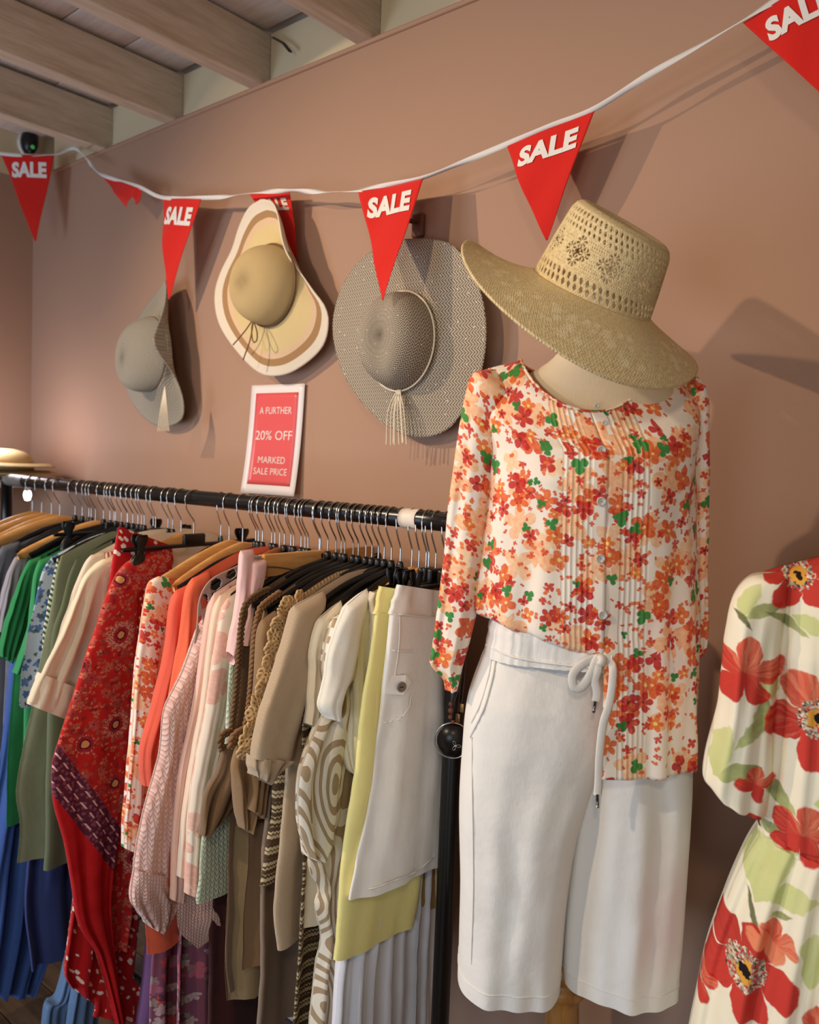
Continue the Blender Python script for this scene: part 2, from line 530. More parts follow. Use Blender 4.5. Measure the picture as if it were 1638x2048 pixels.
def flag(TL, TR, tip, seed, curl=0.0, text=True):
    TL, TR, tip = map(np.asarray, (TL, TR, tip))
    Wd = np.linalg.norm(TR - TL); ex = (TR - TL) / Wd
    st = 0.5
    mid = TL + ex * Wd * st
    H = np.linalg.norm(tip - mid); ey = (tip - mid) / H
    nr = np.cross(ey, ex); nr /= np.linalg.norm(nr)
    if nr @ (CAM - TL) < 0: nr = -nr
    rs = random.Random(seed); p1, p2 = rs.random() * 6, rs.random() * 6

    def pos(a, b, off=0.0):
        q = a / Wd - 0.5; t = b / H
        bend = 0.006 * math.sin(q * 5 + p1 + t * 2) + 0.008 * math.sin(t * 4 + p2) * t + 0.003 * math.sin(9 * q + 7 * t + p1)
        bend = bend * (0.25 + 0.75 * min(1, t * 1.6)) + curl * t * t
        return TL + ex * a + ey * b + nr * (bend + off)
    nu, nv = 28, 40
    V = np.zeros((nv, nu, 3)); UV = np.zeros((nv, nu, 2))
    for i in range(nv):
        t = i / (nv - 1) * 0.985
        for j in range(nu):
            a = Wd * (st + (j / (nu - 1) - st) * (1 - t)); b = H * t
            V[i, j] = pos(a, b); UV[i, j] = (a, b)
    o = MB().grid(V, UV).build('pennant', m_red, bunting, bo, solid=0.0009)
    if text:
        P, Fc = SALE
        w = P[:, 0].max() - P[:, 0].min(); xc = (P[:, 0].max() + P[:, 0].min()) / 2; h = P[:, 1].max()
        Q = [pos(Wd * (0.505 + (p[0] - xc) / w * 0.68), H * (0.08 + (1 - p[1] / h) * 0.165), 0.0024) for p in P]
        MB().add(Q, Fc).build('lettering', m_let, o, bo - 0, smooth=False)
    return o


flag(tl1, tr1, tt1, 1)
Y = lambda p, y=TY: at(*p, 'y', y)
flag(Y((199, 347)), Y((278, 377)), Y((255, 416), 1.35), 2, text=False)
flag(Y((258, 377)), Y((283, 379)), Y((276, 413), 1.34), 3, text=False)
flag(Y((325, 397)), Y((402, 398)), Y((334, 601), 1.36), 4)
flag(Y((500, 389), 1.395), Y((580, 384), 1.395), Y((597, 520), 1.425), 5)
flag(Y((717, 384)), Y((847, 358)), Y((768, 606), 1.275), 6)
flag(Y((1013, 292)), Y((1188, 222)), Y((1088, 482), 1.37), 7)
flag(Y((1485, 45)), Y((1680, -70)), Y((1690, 232), 1.37), 8)

# ---------------------------------------------------------------- paper notice taped to the wall
m_paper = plain('white_paper', srgb(236, 226, 222), 0.35, 0.5)
m_pinkprint = plain('coral_pink_print', srgb(226, 92, 92), 0.3, 0.5)
c0, c1, c2_, c3 = [at(*p, 'y', 1.444) for p in ((505, 771), (611, 767), (598, 993), (491, 985))]
note = thing('paper_notice', tuple((c2_ + c3) / 2), 'white bordered coral paper notice taped under the cream hat', 'sign')
no = (c2_ + c3) / 2


def notepos(s, t, off=0.0):
    p = (c0 * (1 - s) + c1 * s) * (1 - t) + (c3 * (1 - s) + c2_ * s) * t
    return p + np.array([0, -1, 0]) * (0.002 + 0.010 * t ** 3 + 0.006 * t * t * math.cos(s * 3) ** 2 + off)


def patch(s0, s1, t0, t1, off, nm, mat, par):
    V = np.array([[notepos(s, t, off) for s in np.linspace(s0, s1, 12)] for t in np.linspace(t0, t1, 20)])
    return MB().grid(V).build(nm, mat, par, no, solid=0.0004)


patch(0, 1, 0, 1, 0, 'sheet', m_paper, note)
panel_o = patch(0.1, 0.9, 0.075, 0.915, 0.0007, 'printed_panel', m_pinkprint, note)
for txt, tc, wd, hh in (('A FURTHER', 0.235, 0.60, 0.062), ('20% OFF', 0.46, 0.68, 0.082), ('MARKED', 0.685, 0.50, 0.06), ('SALE PRICE', 0.79, 0.62, 0.06)):
    P, Fc = text_mesh(txt, bold=-0.004)
    w = P[:, 0].max() - P[:, 0].min(); xc = (P[:, 0].max() + P[:, 0].min()) / 2; h = P[:, 1].max()
    Q = [notepos(0.5 + (p[0] - xc) / w * wd, tc + (0.5 - p[1] / h) * hh, 0.0014) for p in P]
    MB().add(Q, Fc).build('lettering', m_let, panel_o, no, smooth=False)

# ---------------------------------------------------------------- hats
def straw_herringbone(name, c, c2, sequins=False, per=0.0165):
    n = NT(name, 0.75, 0.25); uv = n.uv(); x, y, _ = n.sep(uv)
    tri = n.mt('PINGPONG', y, per / 2)
    ph = n.mt('DIVIDE', n.mt('ADD', x, n.mt('MULTIPLY', tri, 1.15)), per * 0.46)
    st = n.mt('ADD', 0.5, n.mt('MULTIPLY', n.mt('SINE', n.mt('MULTIPLY', ph, 2 * PI)), 0.5))
    row = n.mt('ABSOLUTE', n.mt('SINE', n.mt('MULTIPLY', n.mt('DIVIDE', y, per / 2), PI)))
    nz = n.noise(uv, 500, 2)[0]
    h = n.mt('MULTIPLY', n.mt('POWER', st, 1.2), n.mt('ADD', 0.7, n.mt('MULTIPLY', row, 0.3)))
    cc = n.mix(n.mt('MULTIPLY', h, n.mt('ADD', 0.6, n.mt('MULTIPLY', nz, 0.8)), clamp=True), c2, c)
    if sequins:
        v = n.node('TexVoronoi', {'Vector': uv, 'Scale': 42.0}, voronoi_dimensions='2D')
        sq = n.mt('MULTIPLY', n.mt('LESS_THAN', v.outputs[0], 0.05), n.mt('LESS_THAN', n.sep(v.outputs['Color'])[0], 0.35))
        cc = n.mix(sq, cc, (1, 1, 1, 1))
        n.put(n.b.inputs['Metallic'], n.mt('MULTIPLY', sq, 0.5))
    n.col(cc); n.bump(h, 0.7, 0.0012)
    return n.m


def straw_bands(name):
    n = NT(name, 0.85, 0.15); uv = n.uv(); x, y, _ = n.sep(uv)
    c = n.ramp(y, [(0.0, srgb(228, 204, 148)), (0.52, srgb(232, 198, 160)), (0.655, srgb(176, 136, 94)), (0.80, srgb(240, 226, 204))], 'CONSTANT')
    w = n.mt('ABSOLUTE', n.mt('SINE', n.mt('MULTIPLY', y, 210.0)))
    nz = n.noise(n.comb(n.mt('MULTIPLY', x, 60), n.mt('MULTIPLY', y, 60)), 3, 2)[0]
    c = n.mix(n.mt('MULTIPLY', n.mt('MULTIPLY', w, nz), 0.35), c, srgb(150, 112, 70))
    n.col(c); n.bump(n.mt('ADD', w, nz), 0.45, 0.0012)
    return n.m


m_hat_grey = straw_herringbone('grey_herringbone_straw', srgb(208, 194, 172), srgb(104, 91, 75), True)
m_hat_grey2 = straw_herringbone('soft_grey_straw', srgb(176, 168, 150), srgb(140, 130, 114), False)
m_hat_band = straw_bands('banded_cream_straw')
m_hat_tan = straw_herringbone('tan_straw', srgb(230, 204, 150), srgb(204, 172, 116), False, 0.005)
m_cord = cloth('cream_cord', srgb(228, 214, 188), crease=0.1)
m_browncord = plain('brown_cord', srgb(120, 88, 52), 0.8)


def wall_hat(name, label, outline, yb, cpx, rx, rz, ch, lean, mats, wave, planar, dent=0.0, base_in=0.02):
    """soft hat hung flat against the wall: brim outline as seen, crown pointing into the room"""
    out = np.array([at(*p, 'y', yb) for p in outline])
    cc = at(*cpx, 'y', yb - base_in)
    org = np.array([cc[0], yb, out[:, 2].min()])
    h = thing(name, tuple(org), label, 'hat')
    nu = 96
    ring = catmull(np.vstack([out, out[:1]])[:, [0, 2]], 400)
    ang = np.arctan2(ring[:, 1] - cc[2], ring[:, 0] - cc[0]); rad = np.hypot(ring[:, 1] - cc[2], ring[:, 0] - cc[0])
    o_ = np.argsort(ang); ang, rad = ang[o_], rad[o_]
    th = np.arange(nu) * 2 * PI / nu
    tw = (th + PI) % (2 * PI) - PI
    R = np.interp(tw, ang, rad, period=2 * PI)
    nv = 26
    V = np.zeros((nv, nu, 3)); UV = np.zeros((nv, nu + 1, 2))
    for i in range(nv):
        t = i / (nv - 1)
        for j in range(nu):
            bx, bz = rx * math.cos(th[j]), rz * math.sin(th[j])
            ex_, ez_ = R[j] * math.cos(th[j]), R[j] * math.sin(th[j])
            x = cc[0] + bx * (1 - t) + ex_ * t; z = cc[2] + bz * (1 - t) + ez_ * t
            y = min(1.437, yb - base_in * (1 - t) ** 1.5 + wave(th[j], t))
            V[i, j] = (x, y, z)
            UV[i, j] = (x, z) if planar else (th[j] / (2 * PI), t)
        UV[i, nu] = (UV[i, 0] if planar else (1.0, t))
    MB().grid(V, UV, close=True).build('brim', mats[0], h, org, solid=0.003)
    nv = 34
    V = np.zeros((nv, nu, 3)); UV = np.zeros((nv, nu + 1, 2))
    for i in range(nv):
        t = 1 - (1 - i / (nv - 1)) ** 1.8
        a = t * PI / 2
        k = max(math.cos(a) ** 0.55, 0.001); d = math.sin(a) ** 0.9
        for j in range(nu):
            cx_, sz_ = math.cos(th[j]), math.sin(th[j])
            dn = dent * math.exp(-((k * cx_) / 0.32) ** 2) * d ** 3
            V[i, j] = (cc[0] + rx * k * cx_ + lean[0] * d, cc[1] - ch * d + dn, cc[2] + rz * k * sz_ + lean[1] * d)
            UV[i, j] = (th[j] * 0.095, t * 0.15)
        UV[i, nu] = (2 * PI * 0.095, t * 0.15)
    MB().grid(V, UV, close=True).build('crown', mats[1], h, org, solid=0.003)
    return h, cc, org, th


def wob(a, n, ph): return lambda th, t: a * t * t * math.sin(n * th + ph)


# grey sequinned hat
g3 = [(850, 476), (905, 490), (950, 545), (974, 630), (970, 720), (940, 800), (890, 860), (830, 874), (770, 850), (715, 790), (680, 720), (668, 640), (690, 560), (735, 505), (790, 480)]
h, cc, org, th = wall_hat('sun_hat', 'wide grey herringbone straw hat with tassel on wooden peg', g3, 1.402, (806, 684), 0.092, 0.104, 0.088, (0.0, 0.005), (m_hat_grey, m_hat_grey), lambda a, t: -0.012 * t * t * (1 + math.sin(2 * a + 1.0)) * 0.5 + 0.006 * t, True, 0.014, 0.02)
ringp = [(cc[0] + 0.097 * math.cos(a), cc[1] - 0.010, cc[2] + 0.109 * math.sin(a)) for a in np.linspace(0, 2 * PI, 49)]
MB().tube(ringp, 0.0022, 6, cap=False).build('cord', m_cord, h, org)
rr = random.Random(5)
for k in range(8):
    x0 = cc[0] + 0.006 + 0.004 * (k % 3 - 1); s = (k - 4) / 4
    top = np.array([x0, cc[1] - 0.014, cc[2] - 0.106]); p2 = top + (0.024 * s, -0.002, -0.045)
    p3 = top + (0.032 * s + rr.uniform(-.003, .003), 0.004, -0.115 - rr.uniform(0, 0.008))
    MB().tube(catmull([top, p2, p3], 8), 0.0016, 5).build('tassel_cord', m_cord, h, org)

# cream floppy hat with bands
w2 = [(540, 403), (566, 412), (580, 440), (592, 490), (606, 530), (632, 580), (652, 612), (656, 645), (640, 690), (600, 728), (560, 750), (522, 746), (484, 700), (452, 645), (440, 590), (448, 545), (468, 500), (484, 455), (508, 418)]
h, cc, org, th = wall_hat('sun_hat', 'cream floppy straw hat with white and brown banded brim', w2, 1.395, (542, 572), 0.094, 0.098, 0.075, (-0.02, 0.0), (m_hat_band, m_hat_tan), lambda a, t: -0.035 * t * t * math.sin(2 * a + 0.6) * 0.6 - 0.04 * t ** 3 * max(0, math.sin(a)) ** 2 - 0.006 * t, False, 0.0, 0.03)
ringp = [(cc[0] + 0.098 * math.cos(a), cc[1] - 0.006, cc[2] + 0.102 * math.sin(a)) for a in np.linspace(0, 2 * PI, 49)]
MB().tube(ringp, 0.003, 6, cap=False).build('cord', m_browncord, h, org)
k0 = at(505, 640, 'y', cc[1] - 0.03)
for pts in ([(505, 640), (490, 662), (466, 690)], [(507, 640), (500, 680), (486, 720)], [(505, 638), (513, 660), (514, 680), (506, 684), (503, 660), (506, 640)], [(500, 637), (485, 620), (478, 600), (484, 592), (496, 612), (505, 638)]):
    MB().tube(catmull([at(*p, 'y', cc[1] - 0.032) for p in pts], 14), 0.0018, 5).build('bow_cord', m_browncord, h, org)

# far grey hat, folded sideways
g1 = [(340, 560), (352, 600), (358, 660), (366, 740), (371, 800), (358, 838), (330, 852), (298, 846), (266, 815), (245, 770), (240, 720), (252, 670), (280, 620), (312, 580)]
h, cc, org, th = wall_hat('sun_hat', 'soft grey straw hat hanging folded sideways with pale tassel', g1, 1.40, (302, 708), 0.082, 0.108, 0.062, (-0.05, -0.015), (m_hat_grey2, m_hat_grey2), lambda a, t: -0.10 * t * t * max(0, math.cos(a - 0.35)) ** 1.5 + 0.01 * t, True, 0.0, 0.05)
for k in range(7):
    s = (k - 3) / 3
    a = at(330, 772, 'y', 1.315); b = at(328 + 6 * s, 815, 'y', 1.31); c = at(327 + 11 * s, 862, 'y', 1.32)
    MB().tube(catmull([a, b, c], 7), 0.0018, 5).build('tassel_cord', m_cord, h, org)

# pegs that carry the hats
m_peg = wood('dark_wood', srgb(112, 72, 52), srgb(82, 50, 36), 2, 0.5)
for px, py, lab in ((838, 452, 'dark wooden peg on the wall above grey sequinned hat'),):
    c = at(px, py, 'y', 1.445)
    pg = thing('hat_peg', tuple(c), lab, 'hook')
    MB().bbox(c + (0, -0.002, 0), (0.034, 0.014, 0.055), 0.006).build('back_plate', m_peg, pg, c)
    MB().tube(catmull([c + (0, -0.006, 0.008), c + (0, -0.045, 0.004), c + (0, -0.058, 0.02)], 8), [0.006] * 6 + [0.005, 0.003], 8).build('peg', m_peg, pg, c)


# open-work hat for the mannequin
def straw_open():
    n = NT('natural_openwork_straw', 0.7, 0.25); uv = n.uv(); x, y, _ = n.sep(uv)
    p = 0.0034
    a = n.mt('SINE', n.mt('MULTIPLY', x, 2 * PI / p)); b = n.mt('SINE', n.mt('MULTIPLY', y, 2 * PI / p))
    w = n.mt('MULTIPLY', a, b)
    z = n.mt('PINGPONG', y, 0.004)
    diag = n.mt('SINE', n.mt('MULTIPLY', n.mt('ADD', x, z), 2 * PI / 0.0042))
    h = n.mt('ADD', n.mt('MULTIPLY', w, 0.6), n.mt('MULTIPLY', diag, 0.5))
    nz = n.noise(uv, 240, 3)[0]
    m, rc, cen, r = flower_layer(n, uv, 58.0, 0.42, 8, 0.7, 0.3, inner=0.2)
    band = n.mt('MULTIPLY', n.mt('GREATER_THAN', y, 0.215), n.mt('LESS_THAN', y, 0.262))
    h = n.mt('ADD', h, n.mt('MULTIPLY', n.mt('MULTIPLY', m, band), 1.3))
    f = n.mt('ADD', n.mt('MULTIPLY', h, 0.22), n.mt('MULTIPLY', nz, 0.8), clamp=True)
    n.col(n.ramp(f, [(0.1, srgb(196, 166, 112)), (0.5, srgb(238, 214, 162)), (0.9, srgb(250, 234, 190))]))
    n.bump(h, 0.55, 0.0011)
    return n.m


m_open = straw_open()
HUP = _u * 0.86 + _r * 0.36 - _f * 0.42
HUP /= np.linalg.norm(HUP)
HX = _r - HUP * (_r @ HUP); HX /= np.linalg.norm(HX)
HY = np.cross(HUP, HX)
HC = at_depth(1181, 594, 1.20)
HM = np.eye(4); HM[:3, 0] = HX; HM[:3, 1] = HY; HM[:3, 2] = HUP; HM[:3, 3] = HC
hat = thing('straw_hat', tuple(HC), 'natural open-work straw hat tilted on the mannequin neck', 'hat')
RA, RB = 0.090, 0.104
NU = 420
th = np.arange(NU) * 2 * PI / NU
HH = 0.104
rows = []
NS = 92
for i in range(NS):
    t = i / (NS - 1)
    rows.append((1.0 - 0.16 * t ** 1.2 - 0.03 * math.exp(-((t - 1) / 0.05) ** 2), HH * t))
for t in np.linspace(0, 1, 22)[1:]:
    a = t * PI / 2
    rows.append((0.81 * (1 - t) ** 1.0 * 0.999 + 0.001 + 0.03 * (1 - t) * math.sin(a), HH + 0.006 * math.sin(min(1, t * 6) * PI / 2) - 0.014 * max(0, t - 0.15) ** 0.8))
V = np.zeros((len(rows), NU, 3)); UV = np.zeros((len(rows), NU + 1, 2))
for i, (k, z) in enumerate(rows):
    lump = 0
    V[i, :, 0] = RA * k * np.cos(th); V[i, :, 1] = RB * k * np.sin(th)
    # crown is higher at the front, pinched along the middle
    V[i, :, 2] = z + (z / HH) * (0.010 * np.cos(th - 2.6)) * k
    UV[i, :, 0] = np.linspace(0, 0.61, NU + 1); UV[i, :, 1] = z if i < NS else HH + (1 - k) * 0.09


def hat_hole(i, j):
    if i >= NS - 1: return False
    h = rows[i][1] * 1000; x = j * 0.61 / NU * 1000        # millimetres
    if 8 < h < 29:                                          # two rows of tall drops
        k = 0 if h < 18.5 else 1
        hh = (h - 8 - 10.5 * k) / 10.5
        xx = ((x + 3.4 * hh + 5.4 * k) % 10.7) - 5.3
        return abs(xx) < 2.7 * math.sin(PI * min(1, max(0, (hh - 0.05) / 0.9))) ** 0.7
    if 76 < h < 102:                                        # three rows of smaller drops
        k = int((h - 76) / 8.8); hh = (h - 76 - 8.8 * k) / 8.8
        xx = ((x + 3.2 * hh + 5.0 * (k % 2)) % 10.2) - 5.1
        return abs(xx) < 2.1 * math.sin(PI * min(1, max(0, (hh - 0.12) / 0.76))) ** 0.7
    if 31 < h < 78:                                         # diamonds with star knots
        P = 61.0; xx = (x + 20) % P - P / 2; yy = h - 54.5
        if abs(xx) / 27 + abs(yy) / 24 < 1:
            u = (xx / 27 + yy / 24); v = (xx / 27 - yy / 24)
            if abs(u) < 0.2 and abs(v) < 0.2: return True
            cu, cv = abs(u) - 0.5, abs(v) - 0.5
            r = math.hypot(cu, cv); ph = math.atan2(cv, cu)
            return 0.15 < r < 0.6 and math.cos(8 * ph + PI) > 0.0 and max(abs(cu), abs(cv)) < 0.46
        # pin holes in the plain lattice
        return (int(x / 1.45) % 3 == 0) and (int(h / 1.4) % 3 == 0) and abs(xx) / 27 + abs(yy) / 24 > 1.12
    return False


Vw = V @ HM[:3, :3].T + HC
MB().grid(Vw, UV, close=True, hole=hat_hole, flip=True).build('crown', m_open, hat, HC, solid=0.0017)
NB = 40; nb = 160; thb = np.arange(nb) * 2 * PI / nb
V = np.zeros((NB, nb, 3)); UV = np.zeros((NB, nb + 1, 2))
for i in range(NB):
    t = i / (NB - 1)
    for j in range(nb):
        a = thb[j]
        wr = 0.102 * (1 - 0.10 * math.cos(a))
        ra, rb = RA + wr * t, RB + wr * t
        # brim dips front and back, left flank flips up
        z = -0.034 * t ** 1.2 - 0.022 * t * t * math.cos(2 * a) * -0.4 + 0.030 * t * t * math.exp(-((((a - 2.75 + PI) % (2 * PI)) - PI) / 0.7) ** 2) - 0.02 * t * t * math.exp(-((((a - 4.9 + PI) % (2 * PI)) - PI) / 0.9) ** 2) + 0.004 * (1 - t) ** 8
        V[i, j] = (ra * math.cos(a), rb * math.sin(a), z)
    UV[i, :, 0] = np.linspace(0, 0.9, nb + 1); UV[i, :, 1] = 0.18 + t * 0.1
MB().grid(V @ HM[:3, :3].T + HC, UV, close=True).build('brim', m_open, hat, HC, solid=0.003)
# ---------------------------------------------------------------- clothes rail
RY, RZ, RR = 1.15, 1.396, 0.0175
m_black = plain('black_enamel', srgb(16, 15, 15), 0.28, 0.6)
m_plastic = plain('black_plastic', srgb(14, 13, 13), 0.35, 0.5)
m_wire = plain('chromed_wire', srgb(190, 186, 180), 0.22, 0.5, 1.0)
m_beech = wood('beech_wood', srgb(226, 172, 104), srgb(200, 140, 76), 1, 0.32, 2.0)
m_redwood = wood('red_brown_wood', srgb(164, 92, 52), srgb(134, 70, 38), 1, 0.35, 2.0)
m_wornsilver = plain('worn_grey_paint', srgb(120, 116, 110), 0.5, 0.5)
m_whitetape = plain('off_white_tape', srgb(232, 216, 198), 0.45)
XL, XR = -2.635, -0.853
rack = thing('clothes_rail', (XR, RY, 0), 'black tubular clothes rail packed with hanging garments', 'clothes rail')
ro = np.array([XR, RY, 0])
MB().tube([(x, RY, RZ) for x in np.linspace(XL, XR + 0.016, 20)], RR, 20).build('rail', m_black, rack, ro)
for x in (XL, XR):
    MB().tube([(x, RY, z) for z in np.linspace(0.05, RZ, 12)], 0.0165, 16).build('post', m_black, rack, ro)
    MB().tube([(x, y, 0.05) for y in np.linspace(RY - 0.24, RY + 0.22, 8)], 0.0145, 12).build('foot_bar', m_black, rack, ro)
    for y in (RY - 0.22, RY + 0.2):
        MB().lathe([(0.001, -0.011), (0.02, -0.011), (0.025, -0.006), (0.025, 0.006), (0.02, 0.011), (0.001, 0.011)], 16, np.array([[0, 0, 1, x], [0, 1, 0, y], [-1, 0, 0, 0.025], [0, 0, 0, 1]])).build('castor', m_plastic, rack, ro)
MB().tube([(x, RY, 0.12) for x in np.linspace(XL, XR, 8)], 0.0125, 12).build('lower_bar', m_black, rack, ro)
MB().tube([(x, RY, RZ) for x in np.linspace(-0.985, -0.945, 4)], RR + 0.0012, 20).build('tape_wrap', m_whitetape, rack, ro)
MB().tube([(x, RY, RZ) for x in np.linspace(XL + 0.01, XL + 0.13, 4)], RR + 0.001, 20).build('worn_sleeve', m_wornsilver, rack, ro)

# ---------------------------------------------------------------- hangers (origin at the rail's axis)
HOOK = []
for a in np.linspace(math.radians(-35), math.radians(200), 22):
    HOOK.append((0, 0.0225 * math.cos(a), -0.004 + 0.0225 * math.sin(a)))
HOOK += [(0, -0.019, -0.024), (0, -0.010, -0.040), (0, -0.002, -0.052), (0, 0, -0.062), (0, 0, -0.092)]
HOOK = catmull(HOOK, 48)
M_HOOK = MB().tube(HOOK, 0.0017, 7)


def make_hanger(kind):
    lab = {'plastic': ('black plastic clothes hanger hooked on the black rail', 'black plastic hangers on the rail'),
           'wood': ('pale beech clothes hanger with metal hook on the rail', 'wooden hangers on the rail'),
           'redwood': ('red-brown wooden clothes hanger hooked on the rail', None),
           'clip': ('black plastic clip hanger with pinch grips on the rail', 'black clip hangers on the rail'),
           'clamp': ('pale wooden clamp hanger with two metal trouser clips', None)}[kind]
    h = thing('clip_hanger' if kind in ('clip', 'clamp') else 'clothes_hanger', (0, RY, RZ), lab[0], 'hanger', lab[1])
    MB().tube(HOOK, 0.0017, 7).build('hook', m_wire, h)
    if kind == 'plastic':
        ys = np.linspace(-0.2, 0.2, 33)
        P = [(0, y, -0.104 - 0.062 * (abs(y) / 0.2) ** 1.15 - 0.004 * math.cos(y * 30)) for y in ys]
        MB().tube(P, [0.0085 + 0.007 * (1 - abs(y) / 0.2) for y in ys], 10, 0.48, nrm=(1, 0, 0)).build('arms', m_plastic, h)
        MB().lathe([(0.001, -0.012), (0.007, -0.012), (0.008, 0.0), (0.006, 0.008), (0.001, 0.009)], 12, np.array([[1, 0, 0, 0], [0, 1, 0, 0], [0, 0, 1, -0.090], [0, 0, 0, 1.0]])).build('hook_socket', m_plastic, h)
        MB().bbox((0, 0, -0.126), (0.006, 0.09, 0.034), 0.002).build('web_plate', m_plastic, h)
    elif kind in ('wood', 'redwood'):
        ys = np.linspace(-0.215, 0.215, 33)
        P = [(0.012 * (abs(y) / 0.2) ** 2 * 0.6, y, -0.108 - 0.066 * (abs(y) / 0.215) ** 1.3) for y in ys]
        MB().tube(P, [0.0115 + 0.0095 * (1 - abs(y) / 0.215) ** 0.8 if abs(y) < 0.21 else 0.008 for y in ys], 12, 0.52, nrm=(1, 0, 0)).build('arms', m_beech if kind == 'wood' else m_redwood, h)
    elif kind == 'clip':
        MB().bbox((0, 0, -0.100), (0.012, 0.05, 0.03), 0.004).build('body', m_plastic, h)
        MB().tube([(0, y, -0.112) for y in np.linspace(-0.155, 0.155, 9)], 0.0062, 8, 0.8).build('bar', m_plastic, h)
        for s in (-1, 1):
            for k in (-1, 1):
                P = catmull([(k * 0.010, s * 0.12, -0.080), (k * 0.007, s * 0.12, -0.096), (k * 0.0035, s * 0.12, -0.120), (k * 0.004, s * 0.12, -0.150)], 12)
                MB().tube(P, [0.010, 0.0135, 0.0135, 0.011, 0.0085, 0.0075, 0.0075, 0.009, 0.014, 0.018, 0.0185, 0.018], 10, 0.3, nrm=(1, 0, 0)).build('grip', m_plastic, h)
    else:
        MB().bbox((0.005, 0, -0.103), (0.010, 0.30, 0.044), 0.003).build('clamp_bar', m_beech, h)
        MB().bbox((-0.007, 0, -0.103), (0.010, 0.30, 0.040), 0.003).build('clamp_bar', m_beech, h)
        for s in (-1, 1):
            MB().bbox((0, s * 0.165, -0.100), (0.016, 0.022, 0.034), 0.003).build('metal_clip', m_wire, h)
            MB().bbox((0.012, s * 0.172, -0.122), (0.005, 0.016, 0.05), 0.002, Matrix.Rotation(0.3, 3, 'X')).build('clip_lever', m_plastic, h)
            MB().tube(catmull([(0.012, s * 0.06, -0.118), (0.014, s * 0.11, -0.108), (0.012, s * 0.168, -0.100)], 8), 0.0014, 6).build('spring_wire', m_wire, h)
    return h


PROTO = {}
rh = random.Random(11)


def hang(kind, X, yaw=None, dz=0.0, sy=1.0, holds=None):
    if kind not in PROTO: PROTO[kind] = make_hanger(kind); o = PROTO[kind]
    else: o = copy_tree(PROTO[kind])
    o.location = (X, RY, RZ + dz); o.scale = (1, sy, 1)
    KN = {'plastic': 'black plastic hanger', 'wood': 'pale beech hanger', 'redwood': 'red-brown wooden hanger', 'clip': 'black clip hanger', 'clamp': 'pale wooden clamp hanger'}
    LB = {'plastic': 'bare black plastic hanger hooked among the hanging clothes', 'wood': 'bare pale beech hanger hooked among the hanging clothes', 'clip': 'bare black clip hanger among the hanging clothes', 'redwood': 'bare red-brown wooden hanger hooked among the hanging clothes', 'clamp': 'pale wooden clamp hanger'}
    o['label'] = (KN[kind] + ' carrying the ' + holds) if holds else LB[kind]
    o.rotation_euler = (0, 0, (rh.uniform(-0.035, 0.035) if holds else rh.uniform(-0.09, 0.09)) if yaw is None else yaw)
    return o


# ---------------------------------------------------------------- garments: flat double-layer tubes hung in their own plane
def panel(frame, near, far, T=0.010, nu=44, nv=56, rise=0.0, neck=0.0, amp=0.006, nf=3.0, seed=1, edge=0.003, hem=None, pw=0.75, bulge=None, fstart=0.05, uvo=0.0, close=0.05, wr=0.0034):
    """near / far: edge polylines (lateral, z). returns V, UV of a closed tube open at top and hem"""
    org, e1, en = [np.asarray(q, float) for q in frame]
    A = catmull(near, nv); B = catmull(far, nv)
    rs = random.Random(seed); ph = [rs.random() * 6.28 for _ in range(6)]
    V = np.zeros((nv, nu, 3)); UV = np.zeros((nv, nu + 1, 2))
    L = np.concatenate([[0], np.cumsum(np.linalg.norm(np.diff((A + B) / 2, axis=0), axis=1))])
    for i in range(nv):
        v = i / (nv - 1)
        f = min(1, max(0, (v - fstart) / 0.45)); f = f * f * (3 - 2 * f)
        wig = edge * mnoise.noise(Vector((v * 6, seed * 3.1, 0.5))) * f
        t_ = T if not callable(T) else T(v)
        if close: t_ *= min(1.0, math.sqrt(max(v, 1e-4) / close))
        for j in range(nu + 1):
            a = 2 * PI * j / nu
            c, s = math.cos(a), math.sin(a)
            w = 0.5 * (1 + math.copysign(abs(c) ** pw, c))
            b = t_ * math.copysign(abs(s) ** 0.7, s)
            lat = B[i, 0] + (A[i, 0] - B[i, 0]) * w + wig * (2 * w - 1)
            z = B[i, 1] + (A[i, 1] - B[i, 1]) * w
            if rise: z += (rise * (1 - abs(2 * w - 1) ** 1.25) - neck * math.exp(-((w - 0.5) / 0.13) ** 2)) * (1 - v) ** 5
            fd = amp * f * (math.sin(6.283 * nf * w + ph[0] + 1.3 * v) + 0.5 * math.sin(6.283 * nf * 2.3 * w + ph[1] - 2 * v) + 0.35 * math.sin(5 * v + ph[2] + 3 * w))
            fd += amp * 0.25 * f * (1 if s > 0 else -1) * math.sin(6.283 * nf * 1.5 * w + ph[3])
            fd += wr * f * (mnoise.noise(Vector((lat * 16 + seed, z * 9, 0.3))) + 0.6 * mnoise.noise(Vector((lat * 38 + z * 14, z * 22 - lat * 9, seed))))
            if hem: z += hem(w, v) * v ** 6
            if bulge: fd += bulge(w, v)
            if j < nu: V[i, j] = org + e1 * lat + en * (b + fd) + np.array([0, 0, z])
            UV[i, j] = ((lat if s >= -1e-9 else lat + 0.37) + uvo, -L[i])
    return V, UV


def rk(X, pts):
    return [tuple(at(*p, 'x', X)[1:]) for p in pts]


HOLD = {'dark brown velour dress with long plaited edge and pointed hem': 'dark brown plaited dress', 'tan brown jersey dress with plaited shoulder edge and twisted hem': 'tan brown plaited dress'}
gseed = [0]
LASTV = {}


